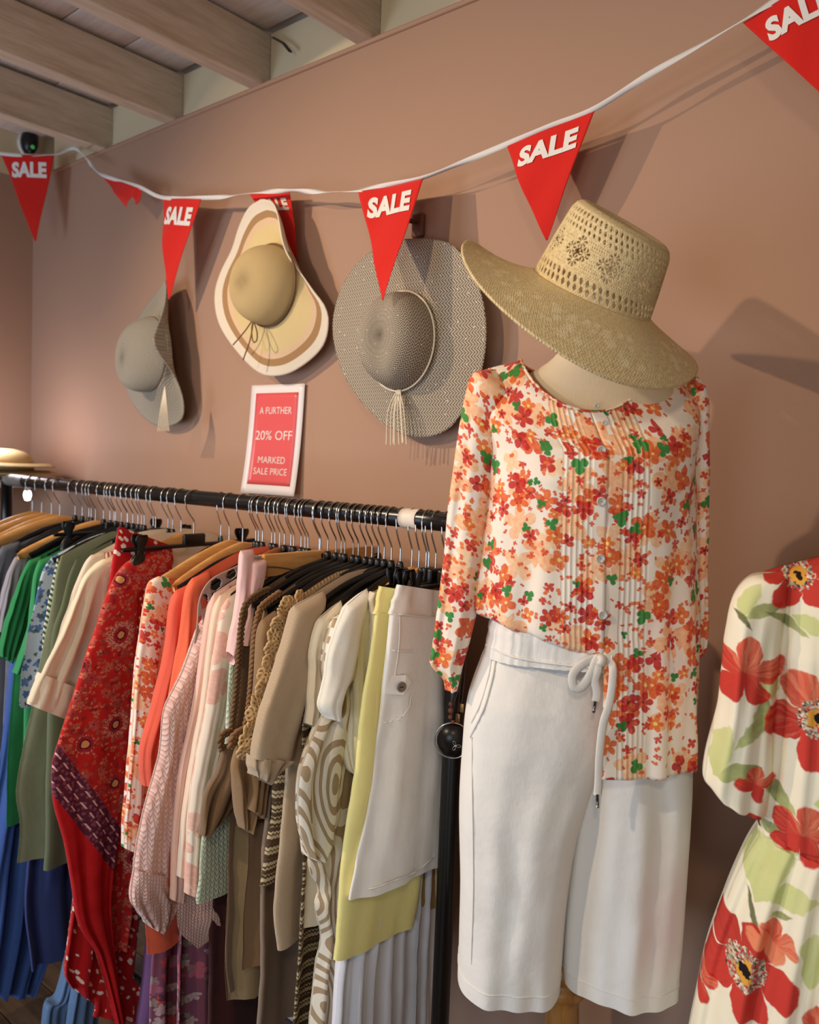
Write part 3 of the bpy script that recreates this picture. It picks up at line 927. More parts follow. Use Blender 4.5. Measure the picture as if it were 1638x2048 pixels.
def garment(name, label, cat, mat, X, parts, hanger=None, hx=None, rot=0.0):
    """parts: list of dict(near=[px..], far=[px..] or None for the mirrored edge, name, mat, ...)"""
    fr = lambda dx: ((X + dx, 0, 0), (0, 1, 0), (1, 0, 0))
    first = rk(X, parts[0]['near'])
    zmin = min(min(p[1] for p in rk(X + d.get('dx', 0), d['near'])) for d in parts)
    org = np.array([X, RY, zmin])
    simple = len(parts) == 1 and 'extra' not in parts[0]
    root = None if simple else thing(name, tuple(org), label, cat)
    for d in parts:
        gseed[0] += 1
        dx = d.get('dx', 0.0)
        near = rk(X + dx, d['near'])
        if d.get('far'): far = rk(X + dx, d['far'])
        else:
            w0 = RY + (RY - near[0][0]); w1 = min(1.40, max(w0 - 0.02, RY + (RY - near[-1][0]) * 0.9))
            w0 = min(w0, 1.40)
            far = [(w0, near[0][1]), ((w0 + w1) / 2, (near[0][1] + near[-1][1]) / 2), (w1, near[-1][1] + d.get('farz', 0.0))]
        kw = {k: d[k] for k in ('T', 'nu', 'nv', 'rise', 'neck', 'amp', 'nf', 'edge', 'hem', 'pw', 'bulge', 'fstart', 'uvo', 'close', 'wr') if k in d}
        V, UV = panel(fr(dx), near, far, seed=gseed[0], **kw)
        LASTV[d.get('name', 'body')] = V
        hole = d.get('hole')
        o = MB().grid(V, UV, close=True, hole=hole).build(name if simple else d.get('name', 'body'), d.get('mat', mat), root, org, solid=d.get('solid', 0.0))
        if simple: tag(o, label, cat); root = o
    if hanger:
        ty = first[0][0]
        hang(hanger, X if hx is None else hx, sy=max(0.55, min(1.05, (RY - ty - (0.024 if X > -1.0 else 0.004)) / (0.2 if hanger == 'plastic' else 0.215 if hanger == 'wood' else 0.16))), holds=HOLD.get(label, name.replace('_', ' ')))
    return root, org


# fabrics
red = srgb(196, 34, 30); orange = srgb(232, 92, 30); peach = srgb(246, 178, 130); green = srgb(44, 112, 50)
FLORAL = [(18, 0.46, 4, 0.80, 0.0, srgb(250, 196, 152), srgb(246, 158, 104), None, 0.34, 0.85),
          (27, 0.43, 4, 0.48, 3.3, srgb(238, 116, 44), srgb(216, 64, 26), srgb(250, 214, 130), 0.30, 0.93),
          (33, 0.43, 4, 0.40, 7.7, srgb(206, 40, 34), srgb(190, 30, 40), srgb(120, 60, 30), 0.28, 0.95),
          (58, 0.36, 4, 0.26, 2.7, srgb(222, 78, 48), srgb(196, 36, 36), None, 0.24, 0.95),
          (84, 0.34, 2, 0.45, 1.9, srgb(210, 60, 40), srgb(236, 130, 70), None, 0.16, 0.95),
          (29, 0.29, 3, 0.30, 5.1, srgb(40, 120, 56), srgb(60, 140, 60), None, 0.30, 0.97)]
m_floral = ditsy('orange_flower_print', srgb(246, 232, 214), FLORAL, dist=0.006)
m_floral_tuck = ditsy('orange_flower_print_pintucked', srgb(246, 232, 214), FLORAL, dist=0.006, tucks=True)
m_polka = ditsy('red_seed_dot', srgb(186, 22, 26), [(48, 0.27, 2, 0.8, 0.4, srgb(245, 220, 205), srgb(240, 205, 190), None, 0.5, 1.0)], dist=0.002)
m_dkflor = ditsy('navy_flower_print', srgb(34, 36, 60), [(40, 0.4, 5, 0.6, 0.2, srgb(150, 40, 50), srgb(200, 120, 110), None, 0.4, 0.9)])
m_bluep = ditsy('blue_flower_print', srgb(196, 208, 220), [(46, 0.45, 5, 0.75, 0.2, srgb(50, 84, 150), srgb(96, 130, 184), None, 0.4, 0.95), (60, 0.35, 3, 0.4, 2.2, srgb(40, 60, 60), srgb(96, 110, 60), None, 0.4, 0.9)])
m_purp = ditsy('plum_flower_print', srgb(128, 74, 92), [(26, 0.45, 5, 0.7, 0.2, srgb(196, 60, 56), srgb(160, 110, 140), None, 0.4, 0.9), (40, 0.4, 5, 0.6, 2.4, srgb(96, 110, 90), srgb(210, 170, 170), None, 0.4, 0.85), (22, 0.3, 4, 0.4, 4.4, srgb(60, 44, 70), srgb(180, 40, 50), None, 0.4, 0.9)])
m_pinkcream = ditsy('blush_blot_print', srgb(240, 222, 200), [(13, 0.5, 4, 0.8, 0.2, srgb(232, 172, 154), srgb(226, 156, 140), None, 0.55, 0.85)])
m_greenstripe = NT('green_cream_stripe', 0.9, 0.1)
_x, _y, _ = m_greenstripe.sep(m_greenstripe.uv())
m_greenstripe.col(m_greenstripe.mix(m_greenstripe.mt('GREATER_THAN', m_greenstripe.mt('SINE', m_greenstripe.mt('MULTIPLY', m_greenstripe.mt('ADD', _y, _x), 420.0)), 0.0), srgb(60, 90, 66), srgb(222, 220, 196))); m_greenstripe = m_greenstripe.m
m_redstripe = NT('red_cream_stripe', 0.9, 0.1)
_x, _y, _ = m_redstripe.sep(m_redstripe.uv())
m_redstripe.col(m_redstripe.mix(m_redstripe.mt('GREATER_THAN', m_redstripe.mt('SINE', m_redstripe.mt('MULTIPLY', _x, 700.0)), 0.1), srgb(238, 214, 190), srgb(196, 70, 60))); m_redstripe = m_redstripe.m


def paisley():
    n = NT('red_paisley_print', 0.85, 0.15); uv0 = n.uv()
    nz = n.noise(uv0, 70, 2)[1]
    uv = n.vm('ADD', uv0, n.vm('SCALE', n.vm('SUBTRACT', nz, (0.5, 0.5, 0.5)), 0.006))
    w = n.noise(uv0, 30, 3)[0]
    c = n.mix(w, srgb(168, 22, 28), srgb(206, 46, 38))
    for sc, sz, pt, de, of, ca, cb, cc in ((64, 0.44, 3, 0.6, 0.7, srgb(214, 110, 76), srgb(130, 20, 30), None), (44, 0.42, 5, 0.5, 1.3, srgb(222, 140, 104), srgb(150, 40, 46), srgb(110, 20, 30)), (80, 0.4, 2, 0.6, 2.3, srgb(226, 150, 116), srgb(120, 24, 40), None), (30, 0.36, 6, 0.45, 4.3, srgb(206, 120, 96), srgb(170, 60, 64), srgb(90, 20, 30))):
        m, rc, cen, r = flower_layer(n, uv, sc, sz, pt, de, of, inner=0.25)
        c = n.mix(n.mt('MULTIPLY', m, 0.75), c, n.mix(rc[1], ca, cb))
        if cc: c = n.mix(cen, c, cc)
    # big rosettes: dark halo, pale petals, dark eye, gold heart
    m, rc, cen, r = flower_layer(n, uv, 11.0, 0.34, 14, 0.6, 0.9, rnd=0.8, inner=0.66, sharp=30)
    rim = n.mt('GREATER_THAN', r, 0.20)
    c = n.mix(n.mt('MULTIPLY', m, 0.8), c, srgb(150, 36, 46))
    lines = n.mt('GREATER_THAN', n.noise(uv0, 260, 1)[0], 0.47)
    c = n.mix(n.mt('MULTIPLY', n.mt('MULTIPLY', m, lines), n.mt('MULTIPLY', rim, 0.8)), c, srgb(222, 158, 132))
    c = n.mix(n.mt('MULTIPLY', m, n.mt('LESS_THAN', r, 0.09)), c, srgb(216, 150, 96))
    c = n.mix(n.mt('MULTIPLY', m, n.mt('LESS_THAN', n.mt('ABSOLUTE', n.mt('SUBTRACT', r, 0.105)), 0.02)), c, srgb(90, 24, 40))
    # slanting dark border and plain red beyond it
    x, y, _ = n.sep(uv0)
    t = n.mt('SUBTRACT', n.mt('MULTIPLY', y, -1.0), n.mt('MULTIPLY', n.mt('SUBTRACT', x, 0.86), 1.55))
    band = n.mt('MULTIPLY', n.mt('GREATER_THAN', t, 0.50), n.mt('LESS_THAN', t, 0.62))
    past = n.mt('GREATER_THAN', t, 0.615)
    c = n.mix(past, c, n.mix(w, srgb(176, 18, 26), srgb(206, 40, 40)))
    wv = n.node('TexVoronoi', {'Vector': uv0, 'Scale': 90.0}, voronoi_dimensions='2D').outputs[0]
    c = n.mix(band, c, n.mix(n.mt('LESS_THAN', wv, 0.32), srgb(92, 40, 58), srgb(134, 74, 88)))
    for k in (0.525, 0.56, 0.595):
        ln = n.mt('MULTIPLY', n.mt('LESS_THAN', n.mt('ABSOLUTE', n.mt('SUBTRACT', t, k)), 0.003), n.mt('GREATER_THAN', n.mt('SINE', n.mt('MULTIPLY', y, 260.0)), -0.4))
        c = n.mix(n.mt('MULTIPLY', ln, band), c, srgb(226, 180, 170))
    n.col(c)
    n.bump(n.noise(uv0, 18, 3)[0], 0.4, 0.004)
    return n.m


m_paisley = paisley()


def geo_print():
    n = NT('beige_ribbon_print', 0.85, 0.2); uv = n.uv()
    v = n.vm('MULTIPLY', uv, (13.0, 5.2, 1.0))
    v = n.vm('ADD', v, n.vm('SCALE', n.vm('SUBTRACT', n.noise(v, 0.7, 1)[1], (0.5, 0.5, 0.5)), 0.9))
    vo = n.node('TexVoronoi', {'Vector': v, 'Scale': 1.0, 'Randomness': 0.75, 'Smoothness': 0.35}, voronoi_dimensions='2D', feature='SMOOTH_F1').outputs[0]
    s = n.mt('SINE', n.mt('MULTIPLY', vo, 44.0))
    fine = n.mt('SINE', n.mt('MULTIPLY', vo, 75.0))
    c = n.mix(n.mt('MULTIPLY', n.mt('ADD', s, -0.1), 14.0, clamp=True), srgb(234, 224, 204), srgb(172, 148, 116))
    n.col(c); n.bump(n.noise(uv, 20, 3)[0], 0.35, 0.004)
    return n.m


m_geo = geo_print()


def zigzag():
    n = NT('dark_cream_zigzag_knit', 0.9, 0.1); uv = n.uv(); x, y, _ = n.sep(uv)
    z = n.mt('PINGPONG', x, 0.003)
    s = n.mt('SINE', n.mt('MULTIPLY', n.mt('ADD', y, n.mt('MULTIPLY', z, 0.9)), 720.0))
    s2 = n.mt('SINE', n.mt('MULTIPLY', y, 260.0))
    c = n.mix(n.mt('MULTIPLY', n.mt('ADD', s, s2), 2.0, clamp=True), srgb(84, 66, 48), srgb(190, 172, 136))
    n.col(c); n.bump(s, 0.4, 0.001)
    return n.m


m_zig = zigzag()
C_ = cloth
m_grey = C_('slate_grey_jersey', srgb(112, 116, 124)); m_lilac = C_('lilac_grey_cotton', srgb(168, 160, 166), srgb(140, 136, 144))
m_green = C_('leaf_green_cotton', srgb(54, 142, 84), srgb(40, 120, 70)); m_green2 = C_('mid_green_cotton', srgb(60, 150, 92))
m_olive = C_('sage_linen', srgb(140, 144, 112)); m_olive2 = C_('dark_olive_linen', srgb(104, 112, 84))
m_creamc = C_('cream_cotton', srgb(236, 220, 190)); m_creamc2 = C_('ivory_cotton', srgb(230, 214, 190))
m_coral = C_('coral_linen', srgb(236, 104, 80), srgb(222, 88, 66)); m_coral2 = C_('bright_coral_linen', srgb(244, 112, 78), srgb(230, 96, 62))
m_pinkknit = knit('pale_pink_open_knit', srgb(240, 200, 186), srgb(196, 132, 116), 0.010, 0.010)
m_pinkrib = knit('pale_pink_rib', srgb(236, 196, 184), srgb(196, 136, 122), 0.006, 0.007)
m_blush = C_('blush_cotton', srgb(238, 196, 178)); m_blush2 = C_('peach_cream_cotton', srgb(240, 214, 188)); m_palepink = C_('pale_pink_cotton', srgb(250, 206, 200), srgb(244, 192, 186))
m_brown = C_('brown_velour', srgb(122, 92, 62), srgb(98, 72, 46), sheen=0.6, crease=0.8); m_brown2 = C_('tan_brown_jersey', srgb(150, 116, 80), srgb(126, 96, 64), sheen=0.4, crease=0.8)
m_taupe = C_('taupe_jersey', srgb(140, 118, 100)); m_khaki = C_('khaki_cotton', srgb(148, 126, 92))
m_tanlace = knit('tan_crochet', srgb(198, 164, 116), srgb(140, 104, 64), 0.008, 0.008)
m_beige = knit('beige_fine_knit', srgb(190, 166, 136), srgb(176, 150, 120), 0.0022, 0.0026, strength=0.25)
m_creamknit = C_('cream_fine_knit', srgb(226, 212, 184)); m_offwhite = C_('off_white_cotton', srgb(236, 230, 214), crease=0.7); m_paleyel = C_('pale_lemon_cotton', srgb(232, 222, 180))
m_yellow = C_('lemon_yellow_linen', srgb(240, 228, 150), srgb(228, 214, 130), crease=0.7); m_whitelinen = C_('white_linen', srgb(240, 236, 228), srgb(226, 220, 212), crease=0.7)
m_whitepleat = C_('white_pleated_voile', srgb(226, 226, 232)); m_mustard = C_('mustard_cotton', srgb(168, 142, 84)); m_ecru = C_('ecru_satin', srgb(222, 206, 178), rough=0.6)
m_blue = C_('blue_voile', srgb(74, 104, 168), srgb(58, 84, 150)); m_blue2 = C_('deep_blue_voile', srgb(58, 70, 120)); m_mint = knit('mint_open_knit', srgb(206, 214, 186), srgb(140, 150, 120), 0.009, 0.010)
m_denim = C_('pale_denim', srgb(110, 140, 176), srgb(70, 100, 140), var=0.8); m_purplec = C_('mauve_cotton', srgb(120, 84, 130))
m_darkred = C_('dark_red_cotton', srgb(64, 26, 26)); m_ginger = C_('rust_cotton', srgb(176, 70, 40))

TY_ = 0.95
tipX = lambda px, py, y=TY_: at(px, py, 'y', y)[0]
SH = dict(rise=0.075, neck=0.02)

# --- far left of the rail
garment('dark_floral_blouse', 'navy blouse with red flower print on pale wooden hanger', 'blouse', m_dkflor, -2.34, [dict(near=[(-42, 1090), (-50, 1180), (-60, 1400), (-60, 1640)], **SH)], 'wood')
hang('wood', -2.40); hang('wood', -2.46); hang('wood', -2.29)
garment('grey_tee', 'slate grey jersey top beside lilac grey shirt on the rail', 'top', m_grey, tipX(4, 1094), [
    dict(near=[(4, 1094), (-6, 1130), (-10, 1300), (-12, 1500), (-10, 1645)], **SH),
    dict(name='sleeve', near=[(4, 1092), (-20, 1150), (-36, 1240), (-40, 1300)], far=[(40, 1082), (20, 1180), (6, 1250), (2, 1300)], dx=0.012)], 'plastic')
garment('lilac_grey_shirt', 'lilac grey cotton shirt next to the green tops', 'shirt', m_lilac, tipX(30, 1116), [
    dict(near=[(30, 1116), (20, 1160), (12, 1300), (2, 1500), (0, 1640)], **SH),
    dict(name='sleeve', near=[(30, 1114), (14, 1150), (2, 1205), (-8, 1262)], far=[(60, 1102), (44, 1180), (36, 1230), (30, 1268)], dx=0.012)], 'plastic')
garment('green_tee', 'bright leaf green top with loose short sleeve hanging down', 'top', m_green, tipX(58, 1122), [
    dict(near=[(58, 1122), (46, 1200), (30, 1330), (17, 1500), (13, 1655)], **SH),
    dict(name='sleeve', near=[(58, 1120), (34, 1170), (12, 1238), (0, 1290), (0, 1312)], far=[(84, 1112), (62, 1200), (40, 1280), (26, 1328)], dx=0.012)], 'plastic')
garment('green_blouse', 'mid green blouse clipped beside the blue flower print top', 'blouse', m_green2, tipX(78, 1122), [
    dict(near=[(78, 1122), (64, 1200), (50, 1330), (44, 1500), (40, 1640)], **SH),
    dict(name='sleeve', near=[(78, 1120), (66, 1160), (58, 1240), (42, 1300), (26, 1346)], far=[(106, 1110), (90, 1190), (72, 1280), (50, 1354)], dx=0.012)], 'clip')
garment('blue_print_top', 'pale top with small blue flower print', 'top', m_bluep, tipX(104, 1113), [
    dict(near=[(104, 1113), (84, 1145), (67, 1216), (52, 1290), (40, 1399), (48, 1418)], farz=0.0, **SH)], 'plastic')
garment('green_stripe_top', 'green and cream diagonal striped top beside sage linen shirt', 'top', m_greenstripe, tipX(114, 1117), [dict(near=[(114, 1117), (104, 1165), (92, 1230), (84, 1300), (78, 1380)], **SH)], 'plastic')
garment('sage_linen_tunic', 'long sage green linen tunic hanging below the cream sleeve', 'tunic', m_olive, tipX(124, 1110), [
    dict(near=[(124, 1110), (113, 1140), (104, 1200), (86, 1293), (58, 1440), (35, 1570), (42, 1650), (36, 1728)], amp=0.010, farz=-0.01, **SH)], 'plastic')
garment('dark_olive_tunic', 'dark olive linen tunic between sage tunic and cream blouses', 'tunic', m_olive2, tipX(153, 1118), [
    dict(near=[(153, 1118), (138, 1150), (122, 1210), (98, 1293), (90, 1500), (88, 1650), (84, 1740)], amp=0.010, **SH)], 'plastic')
garment('ivory_blouse', 'ivory cotton blouse with plain sleeve behind the cream bell sleeve', 'blouse', m_creamc2, tipX(182, 1112), [
    dict(near=[(182, 1112), (170, 1150), (150, 1300), (146, 1600)], **SH),
    dict(name='sleeve', near=[(182, 1110), (168, 1130), (152, 1170), (122, 1260), (92, 1330)], far=[(210, 1104), (200, 1200), (180, 1300), (150, 1345)], dx=0.012)], 'plastic')
garment('red_stripe_top', 'red and cream striped top just showing behind the red dress', 'top', m_redstripe, -1.725, [dict(near=[(212, 1106), (205, 1150), (200, 1250), (196, 1420)], rise=0.03)], 'plastic')
garment('cream_bell_sleeve_blouse', 'cream cotton blouse with wide turned-up bell sleeve', 'blouse', m_creamc, tipX(207, 1120), [
    dict(near=[(207, 1120), (190, 1170), (172, 1300), (168, 1560)], **SH),
    dict(name='sleeve', near=[(207, 1118), (188, 1132), (165, 1158), (140, 1216), (107, 1286), (76, 1348), (56, 1402)], far=[(235, 1112), (224, 1220), (205, 1320), (170, 1440)], dx=0.014, T=0.016, amp=0.006),
    dict(name='cuff', near=[(78, 1345), (66, 1376), (57, 1408)], far=[(176, 1385), (168, 1420), (150, 1446)], dx=0.016, T=0.020, nv=8, amp=0.003, fstart=-1, close=0)], 'wood')

# --- red two-layer skirt, dots under paisley, clipped askew
XR_ = at(240, 1055, 'y', 0.965)[0]
root, org = garment('red_wrap_skirt', 'red wrap skirt, white seed dots under paisley layer, clipped to hanger', 'skirt', m_polka, XR_, [
    dict(name='dotted_layer', near=[(238, 1052), (230, 1090), (219, 1160), (208, 1230), (196, 1330), (180, 1450), (165, 1620), (148, 1760), (134, 1880), (128, 1945), (140, 1972)], far=[(344, 1092), (340, 1150), (300, 1240), (290, 1400), (285, 1600), (280, 1800), (262, 1960), (236, 2046)], T=0.012, amp=0.008, nv=80),
    dict(name='paisley_layer', mat=m_paisley, near=[(286, 1108), (258, 1122), (236, 1145), (212, 1195), (190, 1262), (175, 1302), (146, 1391), (113, 1490), (102, 1536), (106, 1603), (126, 1680), (140, 1756), (156, 1848), (196, 1920), (228, 2046)], far=[(344, 1096), (343, 1132), (300, 1168), (274, 1192), (272, 1300), (268, 1446), (252, 1590), (228, 1690), (218, 1800), (226, 1900), (246, 2046)], dx=0.024, T=0.016, amp=0.006, nf=2, nv=96, fstart=0.2),
    dict(name='paisley_tail', mat=m_paisley, near=[(246, 1540), (228, 1680), (218, 1780), (214, 1900)], far=[(280, 1530), (272, 1680), (268, 1780), (250, 1896)], dx=0.012, T=0.014, uvo=0.6, amp=0.006, nf=1),
    dict(name='dotted_tail', near=[(200, 1960), (192, 2000), (184, 2030)], far=[(262, 1950), (290, 1990), (300, 2046)], dx=0.008, T=0.012, nv=12)], None)
hang('clip', XR_ + 0.012, 0.10, 0.0, 1.28, 'red wrap skirt')
for px in (300, 338):
    pass
hang('redwood', -1.33, sy=0.8)

# --- floral blouse like the mannequin's, corals
garment('floral_blouse', 'orange flower print blouse hung on wooden hanger between red skirt and corals', 'blouse', m_floral, tipX(300, 1166), [
    dict(near=[(302, 1164), (296, 1240), (288, 1400), (284, 1600), (280, 1690)], **SH),
    dict(name='sleeve', near=[(318, 1152), (298, 1166), (290, 1200), (280, 1270), (270, 1340), (266, 1450), (256, 1574), (248, 1640), (248, 1696)], far=[(346, 1152), (352, 1180), (342, 1240), (328, 1320), (312, 1420), (292, 1519), (283, 1629), (272, 1704)], dx=0.014, T=0.016, amp=0.004, nf=1.5)], 'wood')
garment('coral_shirt', 'coral linen shirt with folded sleeve beside the flower print blouse', 'shirt', m_coral, tipX(352, 1182), [
    dict(near=[(352, 1182), (340, 1240), (330, 1400), (310, 1600), (296, 1780)], **SH),
    dict(name='sleeve', near=[(352, 1180), (340, 1215), (328, 1320), (306, 1420), (288, 1480), (284, 1525), (289, 1572)], far=[(395, 1160), (390, 1250), (372, 1360), (352, 1440), (334, 1500), (322, 1560)], dx=0.014, T=0.016, amp=0.006)], 'plastic')
garment('bright_coral_shirt', 'bright coral linen shirt with stand collar next to pink crochet', 'shirt', m_coral2, tipX(384, 1158), [
    dict(near=[(384, 1158), (372, 1195), (362, 1300), (340, 1450), (306, 1700), (290, 1800), (290, 1905)], hem=lambda w, v: -0.01 * math.sin(w * 9), **SH),
    dict(name='sleeve', near=[(384, 1156), (370, 1195), (358, 1300), (340, 1420), (325, 1500)], far=[(420, 1140), (410, 1250), (392, 1360), (370, 1500)], dx=0.012, T=0.014)], 'plastic')
0 and garment('rust_top', 'rust cotton top between coral shirts and pink crochet', 'top', m_ginger, tipX(398, 1166), [dict(near=[(398, 1166), (388, 1230), (384, 1400), (384, 1700)], **SH)], 'wood')


def lace_hole(i, j):
    return 6 < i < 15 and False


# --- pink crochet with a lace yoke
Xp = tipX(409, 1172)
root, org = garment('pink_crochet_jumper', 'pale pink open-knit jumper with lace yoke and ribbed cuff', 'jumper', m_pinkknit, Xp, [
    dict(near=[(404, 1236), (398, 1270), (388, 1340), (370, 1500), (350, 1700), (340, 1800), (318, 1852)], hem=lambda w, v: 0.02 * math.sin(w * 7)),
    dict(name='sleeve', near=[(402, 1240), (394, 1266), (368, 1338), (348, 1378), (325, 1430), (318, 1519), (290, 1612), (272, 1716), (270, 1740)], far=[(432, 1232), (420, 1280), (398, 1340), (380, 1420), (362, 1480), (342, 1629), (334, 1700), (332, 1750)], dx=0.014, T=0.018, amp=0.003, nf=1.5),
    dict(close=0, name='ribbed_cuff', mat=m_pinkrib, near=[(270, 1738), (264, 1775), (263, 1808), (296, 1850)], far=[(333, 1748), (334, 1775), (352, 1800), (318, 1862)], dx=0.016, T=0.020, amp=0.006, nv=22)], 'plastic')
# lace yoke: a band with round openings along the shoulder edge
m_lace = knit('pale_pink_lace', srgb(240, 206, 190), srgb(206, 150, 132), 0.005, 0.005)
yo = catmull([at(*p, 'x', Xp + 0.018) for p in ((478, 1130), (452, 1142), (426, 1156), (408, 1176), (397, 1206), (394, 1246), (388, 1286))], 60)
yi = catmull([at(*p, 'x', Xp + 0.018) for p in ((482, 1156), (464, 1172), (444, 1190), (428, 1212), (418, 1240), (412, 1270), (402, 1300))], 60)
Vy = np.array([[yo[i] * (1 - t) + yi[i] * t for i in range(60)] for t in np.linspace(0, 1, 14)])
MB().grid(Vy, hole=lambda i, j: ((((j % 13) - 6) / 4.6) ** 2 + ((i - 4.2) / 3.6) ** 2) < 1 and 2 < j < 54).build('lace_yoke', m_lace, root, org, solid=0.003)
garment('pink_knit_cardigan', 'second pale pink knit hanging lower behind the blush tops', 'cardigan', m_pinkrib, -1.262, [dict(near=[(442, 1196), (420, 1400), (390, 1600), (362, 1790), (358, 1860), (396, 1904)], hem=lambda w, v: 0.015 * math.sin(w * 9), **SH)], 'plastic')
X = -1.285
for nm, lab, mt_, tip, bot, kw in (
    ('blush_blouse', 'blush cotton blouse with long flat sleeve beside pink crochet', m_blush, (428, 1186), (340, 1798), {}),
    ('peach_cream_blouse', 'peach cream cotton blouse between blush blouse and blot print', m_blush2, (440, 1190), (356, 1752), {}),
    ('blush_print_blouse', 'cream blouse with blush blot print beside pale pink trousers', m_pinkcream, (456, 1196), (370, 1786), {})):
    garment(nm, lab, 'top', mt_, X, [
        dict(near=[tip, (tip[0] - 14, 1260), (tip[0] - 26, 1450), (tip[0] - 40, 1700)], **SH),
        dict(name='sleeve', near=[(tip[0], tip[1]), (tip[0] - 16, 1236), (tip[0] - 40, 1400), (bot[0] + 12, 1600), bot], far=[(tip[0] + 34, tip[1] - 16), (tip[0] + 18, 1290), (tip[0] - 4, 1420), (bot[0] + 42, 1620), (bot[0] + 26, bot[1] + 6)], dx=0.012, T=0.012, amp=0.003, nf=1.5)], 'wood' if nm == 'peach_cream_blouse' else 'plastic')
    X += 0.022

# --- pale pink trousers on the clamp hanger
Xt = -1.212
root, org = garment('pale_pink_trousers', 'pale pink cotton trousers folded on the wooden clamp hanger', 'trousers', m_palepink, Xt, [
    dict(name='front_fold', near=[(481, 1101), (478, 1140), (472, 1215), (462, 1270), (455, 1304)], far=[(507, 1098), (502, 1160), (492, 1230), (480, 1290), (466, 1330)], T=0.010, amp=0.002, dx=0.020, nf=1),
    dict(name='second_fold', near=[(502, 1122), (500, 1150), (492, 1220), (478, 1290)], far=[(531, 1118), (527, 1150), (514, 1200), (498, 1290)], T=0.012, amp=0.002, dx=0.026, nf=1),
    dict(name='body', near=[(520, 1116), (516, 1180), (508, 1300), (500, 1500)], far=[(612, 1108), (610, 1200), (606, 1300), (600, 1500)], T=0.008, amp=0.003)], None)
hang('clamp', Xt + 0.004, 0.0, holds='pale pink trousers')

# --- browns with braided edges
def braid(P, r, n=60, turns=None):
    P = catmull(P, n)
    L = np.concatenate([[0], np.cumsum(np.linalg.norm(np.diff(P, axis=0), axis=1))])
    T = np.gradient(P, axis=0); T /= np.linalg.norm(T, axis=1)[:, None]
    out = []
    for k in range(3):
        Q = []
        for i in range(n):
            B = np.array([1.0, 0, 0]); B -= T[i] * (B @ T[i]); B /= np.linalg.norm(B); A = np.cross(T[i], B)
            ph = 2 * PI * L[i] / (r * 5.5) + k * 2 * PI / 3
            Q.append(P[i] + A * r * 0.85 * math.sin(ph) + B * r * 0.5 * math.sin(2 * ph))
        out.append(np.array(Q))
    return out


m_braid = C_('brown_plaited_cord', srgb(120, 88, 56), srgb(90, 64, 38), crease=0.2); m_braid2 = C_('tan_plaited_cord', srgb(142, 102, 64), srgb(110, 76, 46), crease=0.2)


def braided_dress(label, X, near, bpx, knot, flap, mt_, mb_):
    r, org = garment('braided_dress', label, 'dress', mt_, X, [
        dict(near=near, amp=0.010, **SH),
        dict(name='hem_flap', near=flap[0], far=flap[1], dx=0.016, T=0.010, amp=0.008, nf=1.5, nv=26)], 'plastic')
    for pts, rad in ((bpx, 0.0048), (knot, 0.0050)):
        n_ = 130 if rad < 0.0049 else 40
        m = MB()
        for Q in braid([at(*p, 'x', X + 0.018) for p in pts], rad, n_): m.tube(Q, rad * 0.66, 6)
        m.build('plaited_trim', mb_, r, org)


braided_dress('dark brown velour dress with long plaited edge and pointed hem', -1.183, [(495, 1200), (484, 1260), (476, 1400), (452, 1560), (446, 1700), (440, 1900), (446, 1978)],
              [(540, 1178), (520, 1186), (502, 1198), (490, 1214), (483, 1250), (477, 1330), (471, 1400), (466, 1440), (464, 1470)], [(468, 1462), (452, 1466), (442, 1478), (444, 1500)],
              ([(446, 1490), (436, 1550), (412, 1600), (400, 1668)], [(476, 1480), (470, 1560), (462, 1610), (414, 1676)]), m_brown, m_braid)
braided_dress('tan brown jersey dress with plaited shoulder edge and twisted hem', -1.135, [(531, 1208), (520, 1260), (508, 1400), (492, 1560), (482, 1760), (476, 1940)],
              [(562, 1184), (548, 1194), (532, 1206), (520, 1220), (512, 1260), (507, 1320), (502, 1380), (496, 1430), (488, 1466)], [(492, 1460), (478, 1464), (466, 1476), (462, 1496)],
              ([(474, 1490), (462, 1540), (470, 1600), (482, 1656)], [(506, 1480), (504, 1560), (502, 1620), (496, 1664)]), m_brown2, m_braid2)
garment('brown_drape_top', 'tan brown jersey top with gathered shoulder beside crochet top', 'top', m_brown2, -1.112, [
    dict(near=[(524, 1240), (518, 1290), (510, 1420), (506, 1560), (500, 1640)], amp=0.010, nf=5, **SH),
    dict(name='sleeve', near=[(524, 1238), (514, 1290), (510, 1420), (502, 1560), (496, 1618)], far=[(556, 1216), (552, 1320), (540, 1480), (530, 1560), (520, 1636)], dx=0.012, T=0.014, amp=0.006)], 'plastic')
garment('taupe_long_dress', 'long taupe jersey dress falling below the brown dresses', 'dress', m_taupe, -1.098, [dict(near=[(548, 1230), (536, 1500), (516, 1700), (508, 1900), (506, 2080)], amp=0.012, nf=3, **SH)], 'plastic')
garment('khaki_long_skirt', 'long khaki cotton skirt behind the taupe dress', 'skirt', m_khaki, -1.16, [dict(near=[(504, 1240), (486, 1500), (468, 1700), (458, 1900), (462, 2010)], amp=0.010, **SH)], 'plastic')
garment('mint_knit_top', 'mint green open-knit top hanging low beside brown flap', 'jumper', m_mint, -1.205, [dict(near=[(468, 1220), (440, 1500), (404, 1640), (390, 1780), (392, 1806)], **SH)], 'plastic')

